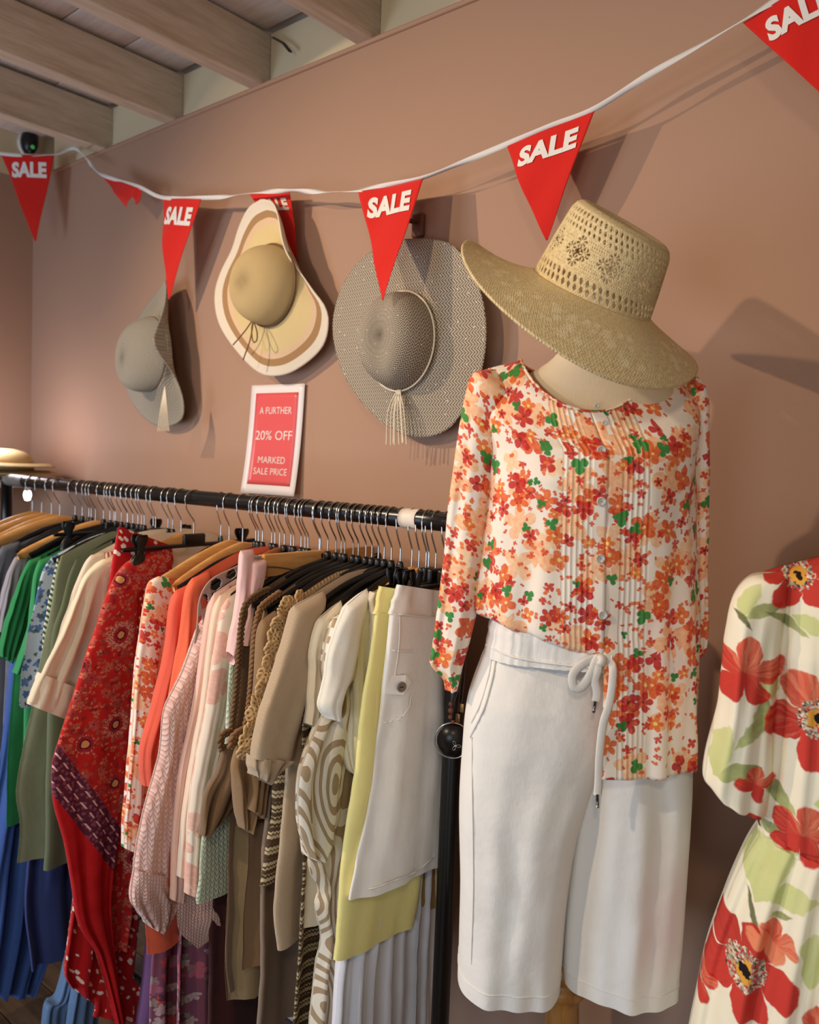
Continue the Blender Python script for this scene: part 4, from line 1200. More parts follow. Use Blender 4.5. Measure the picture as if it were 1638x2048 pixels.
# --- tan crochet-flower top
Xc = -1.078
root, org = garment('crochet_flower_top', 'tan crochet top made of joined flower motifs', 'top', m_tanlace, Xc, [
    dict(near=[(571, 1212), (562, 1250), (556, 1380), (548, 1500), (544, 1560)], **SH)], 'plastic')
mot = MB()
for k in range(7):
    a = k * 2 * PI / 7
    mot.tube([(0.0 + 0.002 * math.sin(b * 1.0), 0.0085 * math.cos(a) + 0.0052 * math.cos(b), 0.0085 * math.sin(a) + 0.0052 * math.sin(b)) for b in np.linspace(0, 2 * PI, 9)], 0.0027, 5, cap=False)
mot.tube([(0.002, 0.0036 * math.cos(b), 0.0036 * math.sin(b)) for b in np.linspace(0, 2 * PI, 9)], 0.0022, 5, cap=False)
m_yarn = C_('tan_yarn', srgb(206, 172, 122), srgb(166, 128, 84), crease=0.1)
proto_m = None
rows_ = [(576, 1208), (566, 1226), (556, 1246), (550, 1270), (544, 1296), (538, 1324), (531, 1350), (524, 1376), (516, 1402), (508, 1428), (500, 1456), (494, 1482), (490, 1504),
         (582, 1236), (572, 1256), (566, 1284), (560, 1312), (553, 1340), (546, 1366), (538, 1392), (530, 1420), (522, 1448), (514, 1476), (508, 1500), (590, 1214), (600, 1196)]
for q, (px, py) in enumerate(rows_):
    p = at(px, py, 'x', Xc + 0.020)
    if proto_m is None: proto_m = mot.build('crochet_flower', m_yarn, root); o = proto_m
    else: o = proto_m.copy(); COL.objects.link(o)
    o.location = tuple(p - org); o.rotation_euler = (rh.uniform(0, 6), rh.uniform(-0.3, 0.3), rh.uniform(-0.5, 0.2))
    # short bars that tie the flowers together
garment('zigzag_knit_top', 'dark and cream zigzag knit top under the beige jumper', 'top', m_zig, -1.062, [dict(near=[(575, 1230), (572, 1480), (552, 1560), (548, 1640), (536, 1700), (525, 1776)], farz=0.02, **SH)], 'plastic')

# --- beige fine-knit jumper
garment('beige_jumper', 'beige fine-knit short-sleeved jumper with wide turned cuff', 'jumper', m_beige, -1.045, [
    dict(near=[(586, 1216), (582, 1280), (580, 1400), (578, 1500), (574, 1556), (560, 1665), (547, 1811), (551, 1900)], T=0.014, amp=0.006, nf=2, farz=0.02, **SH),
    dict(name='sleeve', near=[(588, 1212), (574, 1262), (553, 1332), (531, 1393), (518, 1424), (506, 1483), (504, 1516)], far=[(648, 1180), (632, 1300), (606, 1410), (590, 1470), (578, 1520)], dx=0.018, T=0.020, amp=0.003, nf=1, rise=0.0, nv=60),
    dict(name='cuff', near=[(504, 1512), (503, 1530), (512, 1552)], far=[(578, 1516), (556, 1536), (530, 1566)], dx=0.018, T=0.022, amp=0.004, nv=10, fstart=-1, close=0)], 'plastic')
garment('zigzag_skirt', 'dark and cream zigzag knit skirt showing under the beige jumper', 'skirt', m_zig, -1.03, [dict(near=[(606, 1240), (600, 1600), (586, 1880), (580, 1960), (572, 2090)], amp=0.010, **SH)], 'plastic')
garment('cream_jumper', 'cream fine-knit jumper with ribbed shoulder by ribbon print dress', 'jumper', m_creamknit, -1.012, [
    dict(near=[(637, 1240), (630, 1320), (628, 1500), (620, 1700), (610, 1860)], **SH),
    dict(name='sleeve', near=[(638, 1238), (624, 1286), (618, 1360), (613, 1446)], far=[(682, 1200), (670, 1320), (650, 1420), (634, 1460)], dx=0.014, T=0.014, amp=0.003)], 'plastic')

# --- ribbon print dress
garment('ribbon_print_dress', 'cream dress with winding beige ribbon print and loose sleeve', 'dress', m_geo, -0.99, [
    dict(near=[(668, 1236), (660, 1320), (650, 1460), (630, 1600), (612, 1722), (634, 1775), (629, 1811), (642, 1870), (630, 1939), (618, 2070)], far=[(740, 1180), (730, 1400), (716, 1600), (700, 1800), (690, 1930), (684, 2070)], T=0.014, amp=0.006, nf=2, nv=80),
    dict(name='sleeve', near=[(668, 1234), (652, 1290), (646, 1340), (652, 1410), (622, 1483), (601, 1548), (598, 1600), (601, 1665), (616, 1714)], far=[(712, 1206), (704, 1340), (698, 1420), (690, 1500), (682, 1560), (676, 1620), (664, 1680), (640, 1718)], dx=0.014, T=0.018, amp=0.006, nf=1.5, nv=70)], 'plastic')
# --- off-white blouse with a pointed draped sleeve
garment('off_white_blouse', 'off-white blouse with pointed draped sleeve beside lemon skirt', 'blouse', m_offwhite, -0.962, [
    dict(near=[(694, 1212), (688, 1300), (684, 1400), (680, 1480), (690, 1530), (704, 1546)], far=[(760, 1176), (752, 1300), (744, 1420), (736, 1500), (720, 1548)], T=0.012, amp=0.004),
    dict(name='sleeve', near=[(694, 1210), (676, 1256), (663, 1316), (650, 1380), (644, 1412), (654, 1436)], far=[(734, 1176), (728, 1250), (722, 1300), (712, 1346), (690, 1378), (672, 1440)], dx=0.014, T=0.016, amp=0.004, nf=1.2)], 'wood')
garment('pale_lemon_blouse', 'pale lemon cotton blouse between off-white blouse and ecru trousers', 'blouse', m_paleyel, -0.945, [dict(near=[(712, 1206), (708, 1300), (706, 1400), (708, 1500), (712, 1540)], far=[(780, 1180), (776, 1300), (770, 1400), (760, 1540)], T=0.010, amp=0.003)], 'wood')
garment('ecru_trousers', 'ecru satin trousers with gathered waist clipped on black hanger', 'trousers', m_ecru, -0.928, [
    dict(name='waistband', near=[(742, 1184), (740, 1206), (743, 1228)], far=[(800, 1180), (802, 1205), (800, 1232)], T=0.010, nv=8, amp=0.003, nf=8, fstart=-1, close=0),
    dict(close=0, name='leg', near=[(743, 1226), (740, 1300), (730, 1420), (724, 1560), (716, 1700)], far=[(800, 1230), (800, 1400), (794, 1560), (790, 1700)], T=0.010, amp=0.004)], 'clip')
garment('white_pleated_skirt', 'long white pleated skirt showing below the lemon skirt', 'skirt', m_whitepleat, -0.922, [dict(near=[(760, 1240), (738, 1500), (700, 1760), (676, 1920), (660, 2100)], far=[(866, 1200), (868, 1500), (868, 1800), (866, 1960), (864, 2100)], T=0.016, amp=0.007, nf=7, nu=120, fstart=-0.3)], 'clip')
garment('mustard_skirt', 'mustard cotton skirt hem behind the white linen skirt', 'skirt', m_mustard, -0.915, [dict(near=[(846, 1220), (842, 1500), (838, 1740), (840, 1812)], far=[(878, 1210), (880, 1500), (874, 1740), (868, 1815)], T=0.006, amp=0.001)], None)
garment('lemon_skirt', 'lemon yellow linen skirt clipped under a black hanger', 'skirt', m_yellow, -0.906, [
    dict(name='waistband', near=[(764, 1173), (757, 1202), (751, 1228)], far=[(850, 1186), (852, 1210), (852, 1234)], T=0.011, nv=10, amp=0.002, nf=3, fstart=-1, close=0),
    dict(close=0, name='skirt_body', near=[(752, 1225), (740, 1316), (722, 1420), (703, 1592), (686, 1738), (670, 1922)], far=[(852, 1230), (856, 1400), (850, 1600), (836, 1760), (822, 1846)], T=0.011, amp=0.004, nf=1.5)], 'clip')
Xw = -0.884
root, org = garment('white_linen_skirt', 'white linen skirt with buttoned tab and turned hem', 'skirt', m_whitelinen, Xw, [
    dict(name='waistband', near=[(795, 1169), (788, 1200), (781, 1228)], far=[(882, 1182), (884, 1208), (885, 1236)], T=0.012, nv=10, amp=0.002, nf=2, fstart=-1, close=0),
    dict(close=0, name='skirt_body', near=[(782, 1226), (775, 1301), (768, 1377), (762, 1446), (743, 1592), (718, 1720), (700, 1800)], far=[(885, 1232), (887, 1400), (888, 1550), (886, 1650), (882, 1728)], T=0.013, amp=0.005, nf=1.6, nv=70)], 'clip')
# turned hem, tab, button, pocket stitching, laid on the cloth itself
SB, SWB = LASTV['skirt_body'], LASTV['waistband']
stitch = lambda pts, r, nm, S_=None, n_=40, lift=0.0042: MB().tube(catmull([on_surf(SB if S_ is None else S_, *p, lift) for p in catmull(pts, n_)], n_), r, 5).build(nm, m_whitelinen, root, org)
stitch([(704, 1776), (740, 1778), (786, 1762), (834, 1742), (880, 1702)], 0.0013, 'hem_stitch')
stitch([(783, 1229), (812, 1230), (884, 1238)], 0.0012, 'waist_seam')
stitch([(800, 1232), (798, 1290), (790, 1352)], 0.0010, 'side_seam')
stitch([(822, 1392), (816, 1418), (798, 1438), (764, 1446)], 0.0012, 'pocket_stitch')
stitch([(777, 1298), (800, 1303), (828, 1302)], 0.0010, 'seam')
tv = np.array([on_surf(SB, *p, 0.006) for p in ((774, 1352), (812, 1350), (822, 1366), (808, 1390), (770, 1388))]); off = (CAM - tv.mean(0)); off = off / np.linalg.norm(off) * 0.003
MB().add(np.vstack([tv, tv + off]), [(0, 1, 2, 3, 4), (9, 8, 7, 6, 5)] + [(i, (i + 1) % 5, (i + 1) % 5 + 5, i + 5) for i in range(5)]).build('button_tab', m_whitelinen, root, org, smooth=False)
bp = on_surf(SB, 803, 1374, 0.006) + off * 1.4
BZ = np.array([0.93, -0.36, 0.0]); BZ /= np.linalg.norm(BZ); BX = np.cross((0, 0, 1.0), BZ)
BM = np.eye(4); BM[:3, 0] = BX; BM[:3, 1] = (0, 0, 1); BM[:3, 2] = BZ; BM[:3, 3] = bp
bt = MB().lathe([(0.001, 0.001), (0.005, 0.001), (0.0062, 0.0022), (0.0078, 0.0022), (0.0086, 0.001), (0.0086, -0.001), (0.007, -0.002), (0.001, -0.002)], 24, BM).build('button', plain('taupe_button', srgb(120, 106, 92), 0.35), root, org)
for s_ in (-1, 1):
    BH = BM.copy(); BH[:3, 3] = bp + BX * 0.002 * s_ + BZ * 0.001
    MB().lathe([(0.0008, 0), (0.0011, 0.0004), (0.0002, 0.0006)], 8, BH).build('button_hole', m_plastic, bt, org)

# --- long things low down at the left
garment('plum_floral_skirt', 'long plum skirt with red and grey flowers under the coral shirt', 'skirt', m_purp, -1.40, [dict(near=[(356, 1240), (330, 1600), (304, 1880), (298, 2100)], amp=0.012, nf=6, nu=80, **SH)], 'plastic')
garment('plum_floral_dress', 'long plum flower print dress under the pink knits', 'dress', m_purp, -1.345, [dict(near=[(392, 1240), (376, 1600), (356, 1880), (350, 2100)], amp=0.012, nf=6, nu=80, **SH)], 'plastic')
garment('dark_red_dress', 'long dark red cotton dress in the shade under the rail', 'dress', m_darkred, -1.25, [dict(near=[(450, 1240), (430, 1600), (420, 1880), (420, 2100)], amp=0.010, **SH)], 'plastic')
garment('mauve_skirt', 'long mauve cotton skirt beside the red wrap skirt', 'skirt', m_purplec, -1.535, [dict(near=[(345, 1260), (318, 1600), (280, 1960), (264, 2100)], amp=0.010, **SH)], 'plastic')
garment('blue_voile_dress', 'long blue voile dress hanging to the floor at the rail end', 'dress', m_blue, -2.09, [dict(near=[(30, 1220), (4, 1500), (-30, 1700), (-50, 1850), (-60, 1985)], far=[(150, 1200), (150, 1500), (130, 1700), (110, 1850), (66, 1984)], T=0.03, amp=0.014, nf=4, nu=80)], 'wood')
garment('deep_blue_dress', 'deep blue voile dress beside the red wrap skirt', 'dress', m_blue2, -1.93, [dict(near=[(100, 1240), (70, 1600), (50, 1800), (60, 1940)], amp=0.012, nf=5, nu=80, **SH)], 'plastic')
garment('pale_denim_trousers', 'pale blue denim trousers hanging low below the red skirt', 'trousers', m_denim, -1.80, [
    dict(name='leg', near=[(215, 1240), (196, 1700), (140, 1985), (128, 2090)], far=[(260, 1240), (230, 1700), (196, 1980), (190, 2090)], T=0.02, amp=0.006),
    dict(name='leg', near=[(180, 1700), (120, 1975), (90, 2010), (84, 2090)], far=[(205, 1700), (150, 1960), (134, 2010), (132, 2090)], T=0.02, amp=0.006, dx=-0.03)], 'clip')

# spare hangers whose hooks crowd the rail
for x in (-2.20, -2.165, -2.11, -2.02, -1.985, -1.955, -1.86, -1.845, -1.385, -1.29, -1.15):
    hang('plastic', x + rh.uniform(-.006, .006), sy=0.84)
for x in (-1.455,): hang('wood', x, sy=0.86)

# hats stacked on a shelf behind the rail's far end, small lamp beside them
sc = np.array([-2.86, 1.27, 1.385])
shelf = thing('wall_shelf', (LEFT_X + 0.16, 1.27, 1.37), 'small white shelf on the left wall carrying stacked hats', 'shelf')
MB().bbox((LEFT_X + 0.21, 1.24, 1.376), (0.42, 0.40, 0.018), 0.003).build('shelf_board', m_white, shelf, (LEFT_X + 0.16, 1.27, 1.37))
MB().bbox((LEFT_X + 0.10, 1.24, 1.33), (0.20, 0.02, 0.075), 0.003).build('bracket', m_white, shelf, (LEFT_X + 0.16, 1.27, 1.37))
for k, (dz, r, lab) in enumerate(((0.0, 0.185, 'lowest tan straw hat of the stack on the white shelf'), (0.024, 0.18, 'middle tan straw hat of the stack on the white shelf'), (0.048, 0.17, 'topmost tan straw hat of the stack on the white shelf'))):
    c = np.array([-2.885 + 0.02 * k, 1.245 - 0.012 * k, 1.387 + dz])
    hh = thing('stacked_hat', tuple(c), lab, 'hat')
    MB().lathe([(0.086, 0.012), (0.11, 0.008), (0.15, 0.005 + 0.002 * k), (r - 0.01, 0.002), (r, 0.0)], 48, np.array([[1, 0, 0, c[0]], [0, 1, 0, c[1]], [0, 0, 1, c[2]], [0, 0, 0, 1.0]])).build('brim', m_hat_tan, hh, c, solid=0.003)
    MB().lathe([(0.100, 0.008), (0.098, 0.022), (0.090, 0.036), (0.070, 0.048), (0.04, 0.055), (0.001, 0.057)], 48, np.array([[1, 0, 0, c[0]], [0, 1, 0, c[1]], [0, 0, 1, c[2]], [0, 0, 0, 1.0]])).build('crown', m_hat_tan, hh, c, solid=0.003)
lp = at(55, 990, 'x', -2.93)
lampo = thing('puck_lamp', tuple(lp), 'small lit white lamp under the shelf behind the rail end', 'lamp')
em = NT('lit_lamp_glass'); em.b.inputs['Emission Color'].default_value = (1, 0.97, 1.0, 1); em.b.inputs['Emission Strength'].default_value = 9.0; em.col((1, 1, 1, 1))
MB().lathe([(0.001, -0.02), (0.008, -0.018), (0.0125, -0.008), (0.013, 0.004), (0.010, 0.014), (0.001, 0.018)], 20, np.array([[1, 0, 0, lp[0]], [0, 1, 0, lp[1]], [0, 0, 1, lp[2]], [0, 0, 0, 1.0]])).build('bulb', em.m, lampo, lp)
MB().tube([(lp[0], lp[1], lp[2] + 0.015), (lp[0], lp[1], 1.372)], 0.010, 12).build('holder', m_white, lampo, lp)
l = light('corner_fill_light', 'POINT', (-2.80, 1.17, 1.53), (0, 0, 0), 3.6, (1.0, 0.92, 0.98), shadow_soft_size=0.06)  # unseen fill light above the stacked hats, added to make the corner glow

# alarm sensor on the left wall's cream band
sp = at(60, 284, 'x', LEFT_X + 0.035)
sen = thing('alarm_sensor', tuple(sp), 'black oval alarm sensor on a white back plate near ceiling', 'sensor')
Rm = np.array([[0, 0, 1, sp[0]], [0, 1, 0, sp[1]], [-1, 0, 0, sp[2]], [0, 0, 0, 1.0]])
MB().lathe([(0.001, -0.012), (0.036, -0.012), (0.036, 0.0), (0.001, 0.002)], 28, np.array([[0, 0, 1, LEFT_X + 0.012], [0, 1.0, 0, sp[1] + 0.004], [-1, 0, 0, sp[2]], [0, 0, 0, 1.0]]), 1.25, 1.0).build('back_plate', m_white, sen, sp)
MB().lathe([(0.001, -0.02), (0.03, -0.02), (0.033, -0.004), (0.028, 0.014), (0.016, 0.022), (0.001, 0.024)], 28, Rm, 1.45, 0.9).build('housing', m_plastic, sen, sp)
ge = NT('green_indicator'); ge.b.inputs['Emission Color'].default_value = (0.1, 0.5, 0.12, 1); ge.b.inputs['Emission Strength'].default_value = 0.35; ge.col(srgb(40, 110, 50))
MB().lathe([(0.001, 0.004), (0.006, 0.003), (0.008, 0.0)], 12, np.array([[0, 0, 1, sp[0] + 0.021], [0, 1, 0, sp[1]], [-1, 0, 0, sp[2] - 0.022], [0, 0, 0, 1.0]])).build('indicator', ge.m, sen, sp)
# ---------------------------------------------------------------- mannequin with blouse, trousers and hat
m_linenform = cloth('cream_mannequin_linen', srgb(226, 208, 176), crease=0.05, var=0.5)
m_turned = wood('varnished_turned_wood', srgb(176, 122, 62), srgb(136, 86, 38), 2, 0.35, 1.5)


def basis(a):
    return np.array([math.cos(a), math.sin(a), 0]), np.array([math.sin(a), -math.cos(a), 0])


MC = at_depth(1170, 1000, 1.25); MC = np.array([MC[0], MC[1], 0.0])
E1, EN = basis(math.radians(35))


def mp(px, py, off=0.0, c=None, e1=None, en=None):
    c = MC if c is None else c; e1 = E1 if e1 is None else e1; en = EN if en is None else en
    p = at_plane(px, py, c + en * off, en)
    return ((p - c) @ e1, p[2])


def body_form(name, label, c, e1, en, zsh, nlean, base_z=0.0, waist=0.36, hip=0.45, zknob=None):
    """dress form on a turned stand: c = axis on the floor"""
    t = thing(name, (c[0], c[1], 0), label, 'mannequin')
    o = np.array([c[0], c[1], 0])
    prof = [(zsh - hip - 0.075, 0.02, 0.02), (zsh - hip - 0.06, 0.11, 0.066), (zsh - hip, 0.128, 0.074), (zsh - hip + 0.03, 0.128, 0.076), (zsh - waist, 0.105, 0.075), (zsh - 0.30, 0.115, 0.082),
            (zsh - 0.20, 0.134, 0.098), (zsh - 0.10, 0.142, 0.088), (zsh - 0.04, 0.140, 0.066), (zsh - 0.005, 0.115, 0.056), (zsh + 0.022, 0.074, 0.052), (zsh + 0.045, 0.054, 0.050), (zsh + 0.08, 0.047, 0.047), (zsh + 0.115, 0.047, 0.047), (zsh + 0.125, 0.030, 0.030), (zsh + 0.128, 0.001, 0.001)]
    prof = catmull(np.array(prof), 70)
    a = np.arange(48) * 2 * PI / 48
    V = np.zeros((70, 48, 3)); UV = np.zeros((70, 49, 2))
    for i, (z, w, d) in enumerate(prof):
        ln = nlean * max(0, z - zsh)
        V[i] = o + e1 * (max(w, 1e-3) * np.cos(a))[:, None] + en * (max(d, 1e-3) * np.sin(a) + ln)[:, None] + np.array([0, 0, z])
        UV[i, :, 0] = np.linspace(0, 0.8, 49); UV[i, :, 1] = z
    MB().grid(V, UV, close=True).build('torso', m_linenform, t, o)
    zb = zsh - hip - 0.075; zk = zb - 0.2 if zknob is None else zknob
    pr = [(0.001, zb + 0.03), (0.030, zb + 0.03), (0.022, zb - 0.02), (0.020, zk + 0.05), (0.026, zk + 0.035), (0.030, zk + 0.026), (0.030, zk + 0.018), (0.027, zk + 0.012), (0.034, zk + 0.006), (0.036, zk - 0.002), (0.033, zk - 0.010), (0.026, zk - 0.016), (0.025, zk - 0.03), (0.028, zk - 0.08), (0.034, zk - 0.16), (0.026, zk - 0.28), (0.024, 0.16), (0.045, 0.12), (0.045, 0.08)]
    MB().lathe(pr, 28, np.array([[1, 0, 0, o[0]], [0, 1, 0, o[1]], [0, 0, 1, 0], [0, 0, 0, 1.0]])).build('turned_post', m_turned, t, o)
    for k in range(3):
        an = k * 2 * PI / 3 + 0.6
        P = catmull([(o[0] + 0.03 * math.cos(an), o[1] + 0.03 * math.sin(an), 0.11), (o[0] + 0.09 * math.cos(an), o[1] + 0.09 * math.sin(an), 0.09), (o[0] + 0.15 * math.cos(an), o[1] + 0.15 * math.sin(an), 0.03), (o[0] + 0.18 * math.cos(an), o[1] + 0.18 * math.sin(an), 0.016)], 14)
        MB().tube(P, [0.018] * 8 + [0.016, 0.015, 0.015, 0.015, 0.015, 0.014], 10).build('tripod_leg', m_turned, t, o)
    return t


ZS = mp(1170, 752)[1]
body_form('mannequin', 'cream linen dress form wearing the floral blouse and white trousers', MC + E1 * 0.006, E1, EN, ZS - 0.005, 0.05, hip=0.42, zknob=mp(1145, 1972)[1])

# blouse: rings, open at the placket
zc = mp(1170, 900)[1]
Lp = catmull([mp(*p) for p in ((985, 830), (978, 900), (970, 1000), (963, 1100), (958, 1180), (955, 1230), (958, 1262), (956, 1400), (956, 1560))], 200)
Rp = catmull([mp(*p) for p in ((1385, 830), (1386, 900), (1386, 1000), (1388, 1100), (1390, 1200), (1389, 1300), (1386, 1400), (1384, 1500), (1380, 1570))], 200)
lat_l = lambda z: np.interp(-z, -Lp[:, 1], Lp[:, 0]); lat_r = lambda z: np.interp(-z, -Rp[:, 1], Rp[:, 0])
dep = lambda z: np.interp(-z, -np.array([1.62, 1.56, 1.48, 1.40, 1.28, 1.20, 1.05]), [0.092, 0.110, 0.122, 0.116, 0.108, 0.112, 0.118])
nl, nr_ = mp(1043, 708), mp(1285, 764)
ncx = (nl[0] + nr_[0]) / 2; nhw = (nr_[0] - nl[0]) / 2
plat = mp(1206, 1100, 0.11)[0]
zhs = mp(1170, 1283, 0.10)[1]; zhl = mp(1290, 1556, 0.10)[1]
NUB, NVT, NVB = 220, 16, 90
blouse = thing('floral_blouse', tuple(MC + np.array([0, 0, zhl])), 'orange flower print blouse half tucked in, worn by the mannequin', 'blouse')
bo_ = MC + np.array([0, 0, zhl])
cen0 = (lat_l(zc) + lat_r(zc)) / 2; hw0 = (lat_r(zc) - lat_l(zc)) / 2
ph0 = math.acos(max(-1, min(1, (plat - cen0) / hw0)))          # angle of the placket on the front
V = np.zeros((NVT + NVB, NUB, 3)); UV = np.zeros((NVT + NVB, NUB, 2))
for j in range(NUB):
    s = j / (NUB - 1)
    ph = ph0 - 2 * PI * s                                        # placket -> right side -> back -> left side -> placket
    c, sn = math.cos(ph), math.sin(ph)
    front = max(0.0, sn)
    # neckline, shoulder, chest
    N = np.array([ncx + nhw * c, 0.078 * sn + 0.004, ZS + 0.012 - 0.070 * front ** 1.3 - 0.012 * max(0, -sn) - 0.018 * c * 0.5])
    wSh = 0.172
    Sh = np.array([ncx * 0.6 + wSh * math.copysign(abs(c) ** 0.8, c), 0.098 * sn, ZS - 0.012 - 0.100 * abs(sn) ** 1.1])
    z1 = zc
    Ch = np.array([cen0 + hw0 * c, dep(z1) * math.copysign(abs(sn) ** 0.85, sn), z1])
    top = catmull([N, Sh, Ch], NVT + 1)[:-1]
    right = s < 0.5
    tk = 0.0 if s < 0.45 else min(1, (s - 0.45) / 0.2)           # short, tucked side
    zh = zhl * (1 - tk) + zhs * tk
    if s > 0.65: zh = zhs + 0.012 * math.sin((s - 0.65) * 14) - 0.012 * max(0, (s - 0.9) / 0.1)
    u = s * 0.98 if right else (s - 1) * 0.98
    for i in range(NVT + NVB):
        if i < NVT: q = top[i]; lat, d, z = q
        else:
            t = (i - NVT) / (NVB - 1); z = z1 + (zh - z1) * t
            ce = (lat_l(z) + lat_r(z)) / 2; hw = (lat_r(z) - lat_l(z)) / 2
            lat, d = ce + hw * c, dep(z) * math.copysign(abs(sn) ** 0.85, sn)
            if tk > 0:
                k = 1 + tk * (0.05 * math.sin(PI * min(1, t) ** 4) - 0.16 * max(0, (t - 0.955) / 0.045) ** 2)
                lat, d = ce + (lat - ce) * k, d * k
            amp = 0.0055 * t * (1 - 0.4 * tk)
            fd = amp * (math.sin(ph * 13 + 2 * t) + 0.6 * math.sin(ph * 23 + 1 - 3 * t)) * (1 if abs(u) > 0.065 else 0.25)
            fd += 0.003 * mnoise.noise(Vector((ph * 2.5, z * 14, 3.0)))
            lat += fd * c; d += fd * sn
        V[i, j] = MC + E1 * lat + EN * d + np.array([0, 0, z])
        UV[i, j] = (u, z)
for it in range(14):
    for i in range(6, NVT + 12): V[i] = 0.25 * V[i - 1] + 0.5 * V[i] + 0.25 * V[i + 1]
for i in range(NVT + NVB):
    L_ = np.concatenate([[0], np.cumsum(np.linalg.norm(np.diff(V[i][:, :2], axis=0), axis=1))])
    UV[i, :, 0] = np.where(np.arange(NUB) < NUB // 2, L_, L_ - L_[-1])
MB().grid(V, UV, flip=True).build('body', m_floral_tuck, blouse, bo_, solid=0.0012)
# placket edge and neck binding
MB().tube(V[0, :, :], 0.0022, 6, cap=False).build('neck_binding', m_floral, blouse, bo_)
fr = (MC, E1, EN)


PV = {}


def mpanel(name, mat, parent, org, near, far, off, T, **kw):
    gseed[0] += 1
    nr = [mp(*p, off) for p in near]; fa = [mp(*p, off) for p in far]
    Vp, UVp = panel((MC + EN * off, E1, EN), nr, fa, T=T, seed=gseed[0], **kw)
    PV[name] = PV.get(name, []) + [Vp]
    return MB().grid(Vp, UVp, close=True, flip=True).build(name, mat, parent, org), Vp


sl_T = lambda v: 0.045 - 0.014 * v if v > 0.06 else 0.02 + 0.025 * v / 0.06
mpanel('sleeve', m_floral, blouse, bo_, [(985, 738), (946, 748), (930, 792), (914, 880), (902, 980), (890, 1090), (880, 1190), (868, 1290), (863, 1322), (888, 1352), (891, 1368)],
       [(1030, 764), (1016, 820), (998, 900), (986, 1000), (976, 1090), (962, 1170), (950, 1230), (936, 1286), (924, 1330), (918, 1360), (914, 1376)], 0.012, sl_T, nu=60, nv=80, amp=0.004, nf=1.4, edge=0.004)
mpanel('sleeve', m_floral, blouse, bo_, [(1330, 752), (1352, 800), (1362, 900), (1366, 1000), (1370, 1100), (1372, 1200), (1376, 1290), (1384, 1312)],
       [(1392, 748), (1410, 790), (1413, 870), (1411, 980), (1409, 1090), (1409, 1190), (1408, 1280), (1400, 1304)], -0.028, sl_T, nu=60, nv=70, amp=0.004, nf=1.2)
mpanel('cuff_lining', cloth('rust_flower_lining', srgb(206, 90, 60), srgb(220, 150, 110)), blouse, bo_, [(884, 1350), (890, 1376)], [(914, 1350), (912, 1380)], 0.012, 0.014, nu=24, nv=6, amp=0)
m_pearl = plain('pearl_button', srgb(196, 190, 178), 0.2, 0.6)
for px, py in ((1194, 812), (1209, 846), (1203, 900), (1203, 1003), (1201, 1117), (1206, 1230)):
    z = mp(px, py, 0.1)[1]
    dd = dep(min(z, zc)) if z < zc else dep(zc) - (z - zc) * 0.26
    p = on_surf(V, px, py, 0.002)
    Bm = np.eye(4); Bm[:3, 0] = E1; Bm[:3, 1] = np.cross(EN, E1); Bm[:3, 2] = EN; Bm[:3, 3] = p
    sz = 0.55 if py < 880 else 1.0
    b = MB().lathe(np.array([(0.0008, 0.001), (0.004, 0.001), (0.005, 0.0018), (0.0062, 0.0018), (0.0066, 0.0004), (0.006, -0.001), (0.0008, -0.001)]) * sz, 20, Bm).build('button', m_pearl, blouse, bo_)

# trousers
m_trou = cloth('white_cotton_twill', srgb(238, 234, 226), srgb(226, 220, 210), crease=0.8, var=0.25)
zt0 = mp(1145, 1990)[1]
LEG = []
tro = thing('white_trousers', tuple(MC + np.array([0, 0, zt0])), 'white cropped wide-leg trousers with drawstring on the mannequin', 'trousers')
to_ = MC + np.array([0, 0, zt0])
Tleg = lambda v: 0.080 + 0.016 * min(1, v / 0.14) + 0.005 * math.sin(v * 3)
mpanel('leg', m_trou, tro, to_, [(972, 1292), (960, 1320), (934, 1400), (924, 1500), (919, 1620), (921, 1760), (919, 1880), (916, 1935)],
       [(1240, 1318), (1238, 1400), (1222, 1480), (1186, 1560), (1154, 1660), (1134, 1780), (1124, 1880), (1119, 1955)], 0.0, Tleg, nu=110, nv=110, amp=0.0035, nf=1.6, pw=0.9, edge=0.002, close=0,
       wr=0.0018, bulge=lambda w, v: 0.003 * mnoise.noise(Vector((w * 5, v * 7, 1.0))))
mpanel('leg', m_trou, tro, to_, [(1090, 1310), (1092, 1400), (1104, 1480), (1128, 1560), (1132, 1660), (1124, 1780), (1120, 1880), (1121, 1932)],
       [(1374, 1312), (1378, 1380), (1379, 1480), (1376, 1600), (1368, 1720), (1358, 1860), (1350, 1968)], -0.012, lambda v: 0.078 + 0.010 * min(1, v / 0.14), nu=110, nv=110, amp=0.004, nf=1.8, pw=0.9, edge=0.002, close=0,
       wr=0.0018, bulge=lambda w, v: 0.003 * mnoise.noise(Vector((w * 5, v * 7, 5.0))))
mpanel('waistband', m_trou, tro, to_, [(982, 1226), (974, 1270), (970, 1302)], [(1366, 1240), (1372, 1290), (1376, 1322)], 0.0, 0.103, nu=160, nv=12, amp=0.0016, nf=24, pw=0.9, fstart=-1, close=0)


def on_front(px, py, d=0.100):
    return at_plane(px, py, MC + EN * d, EN)


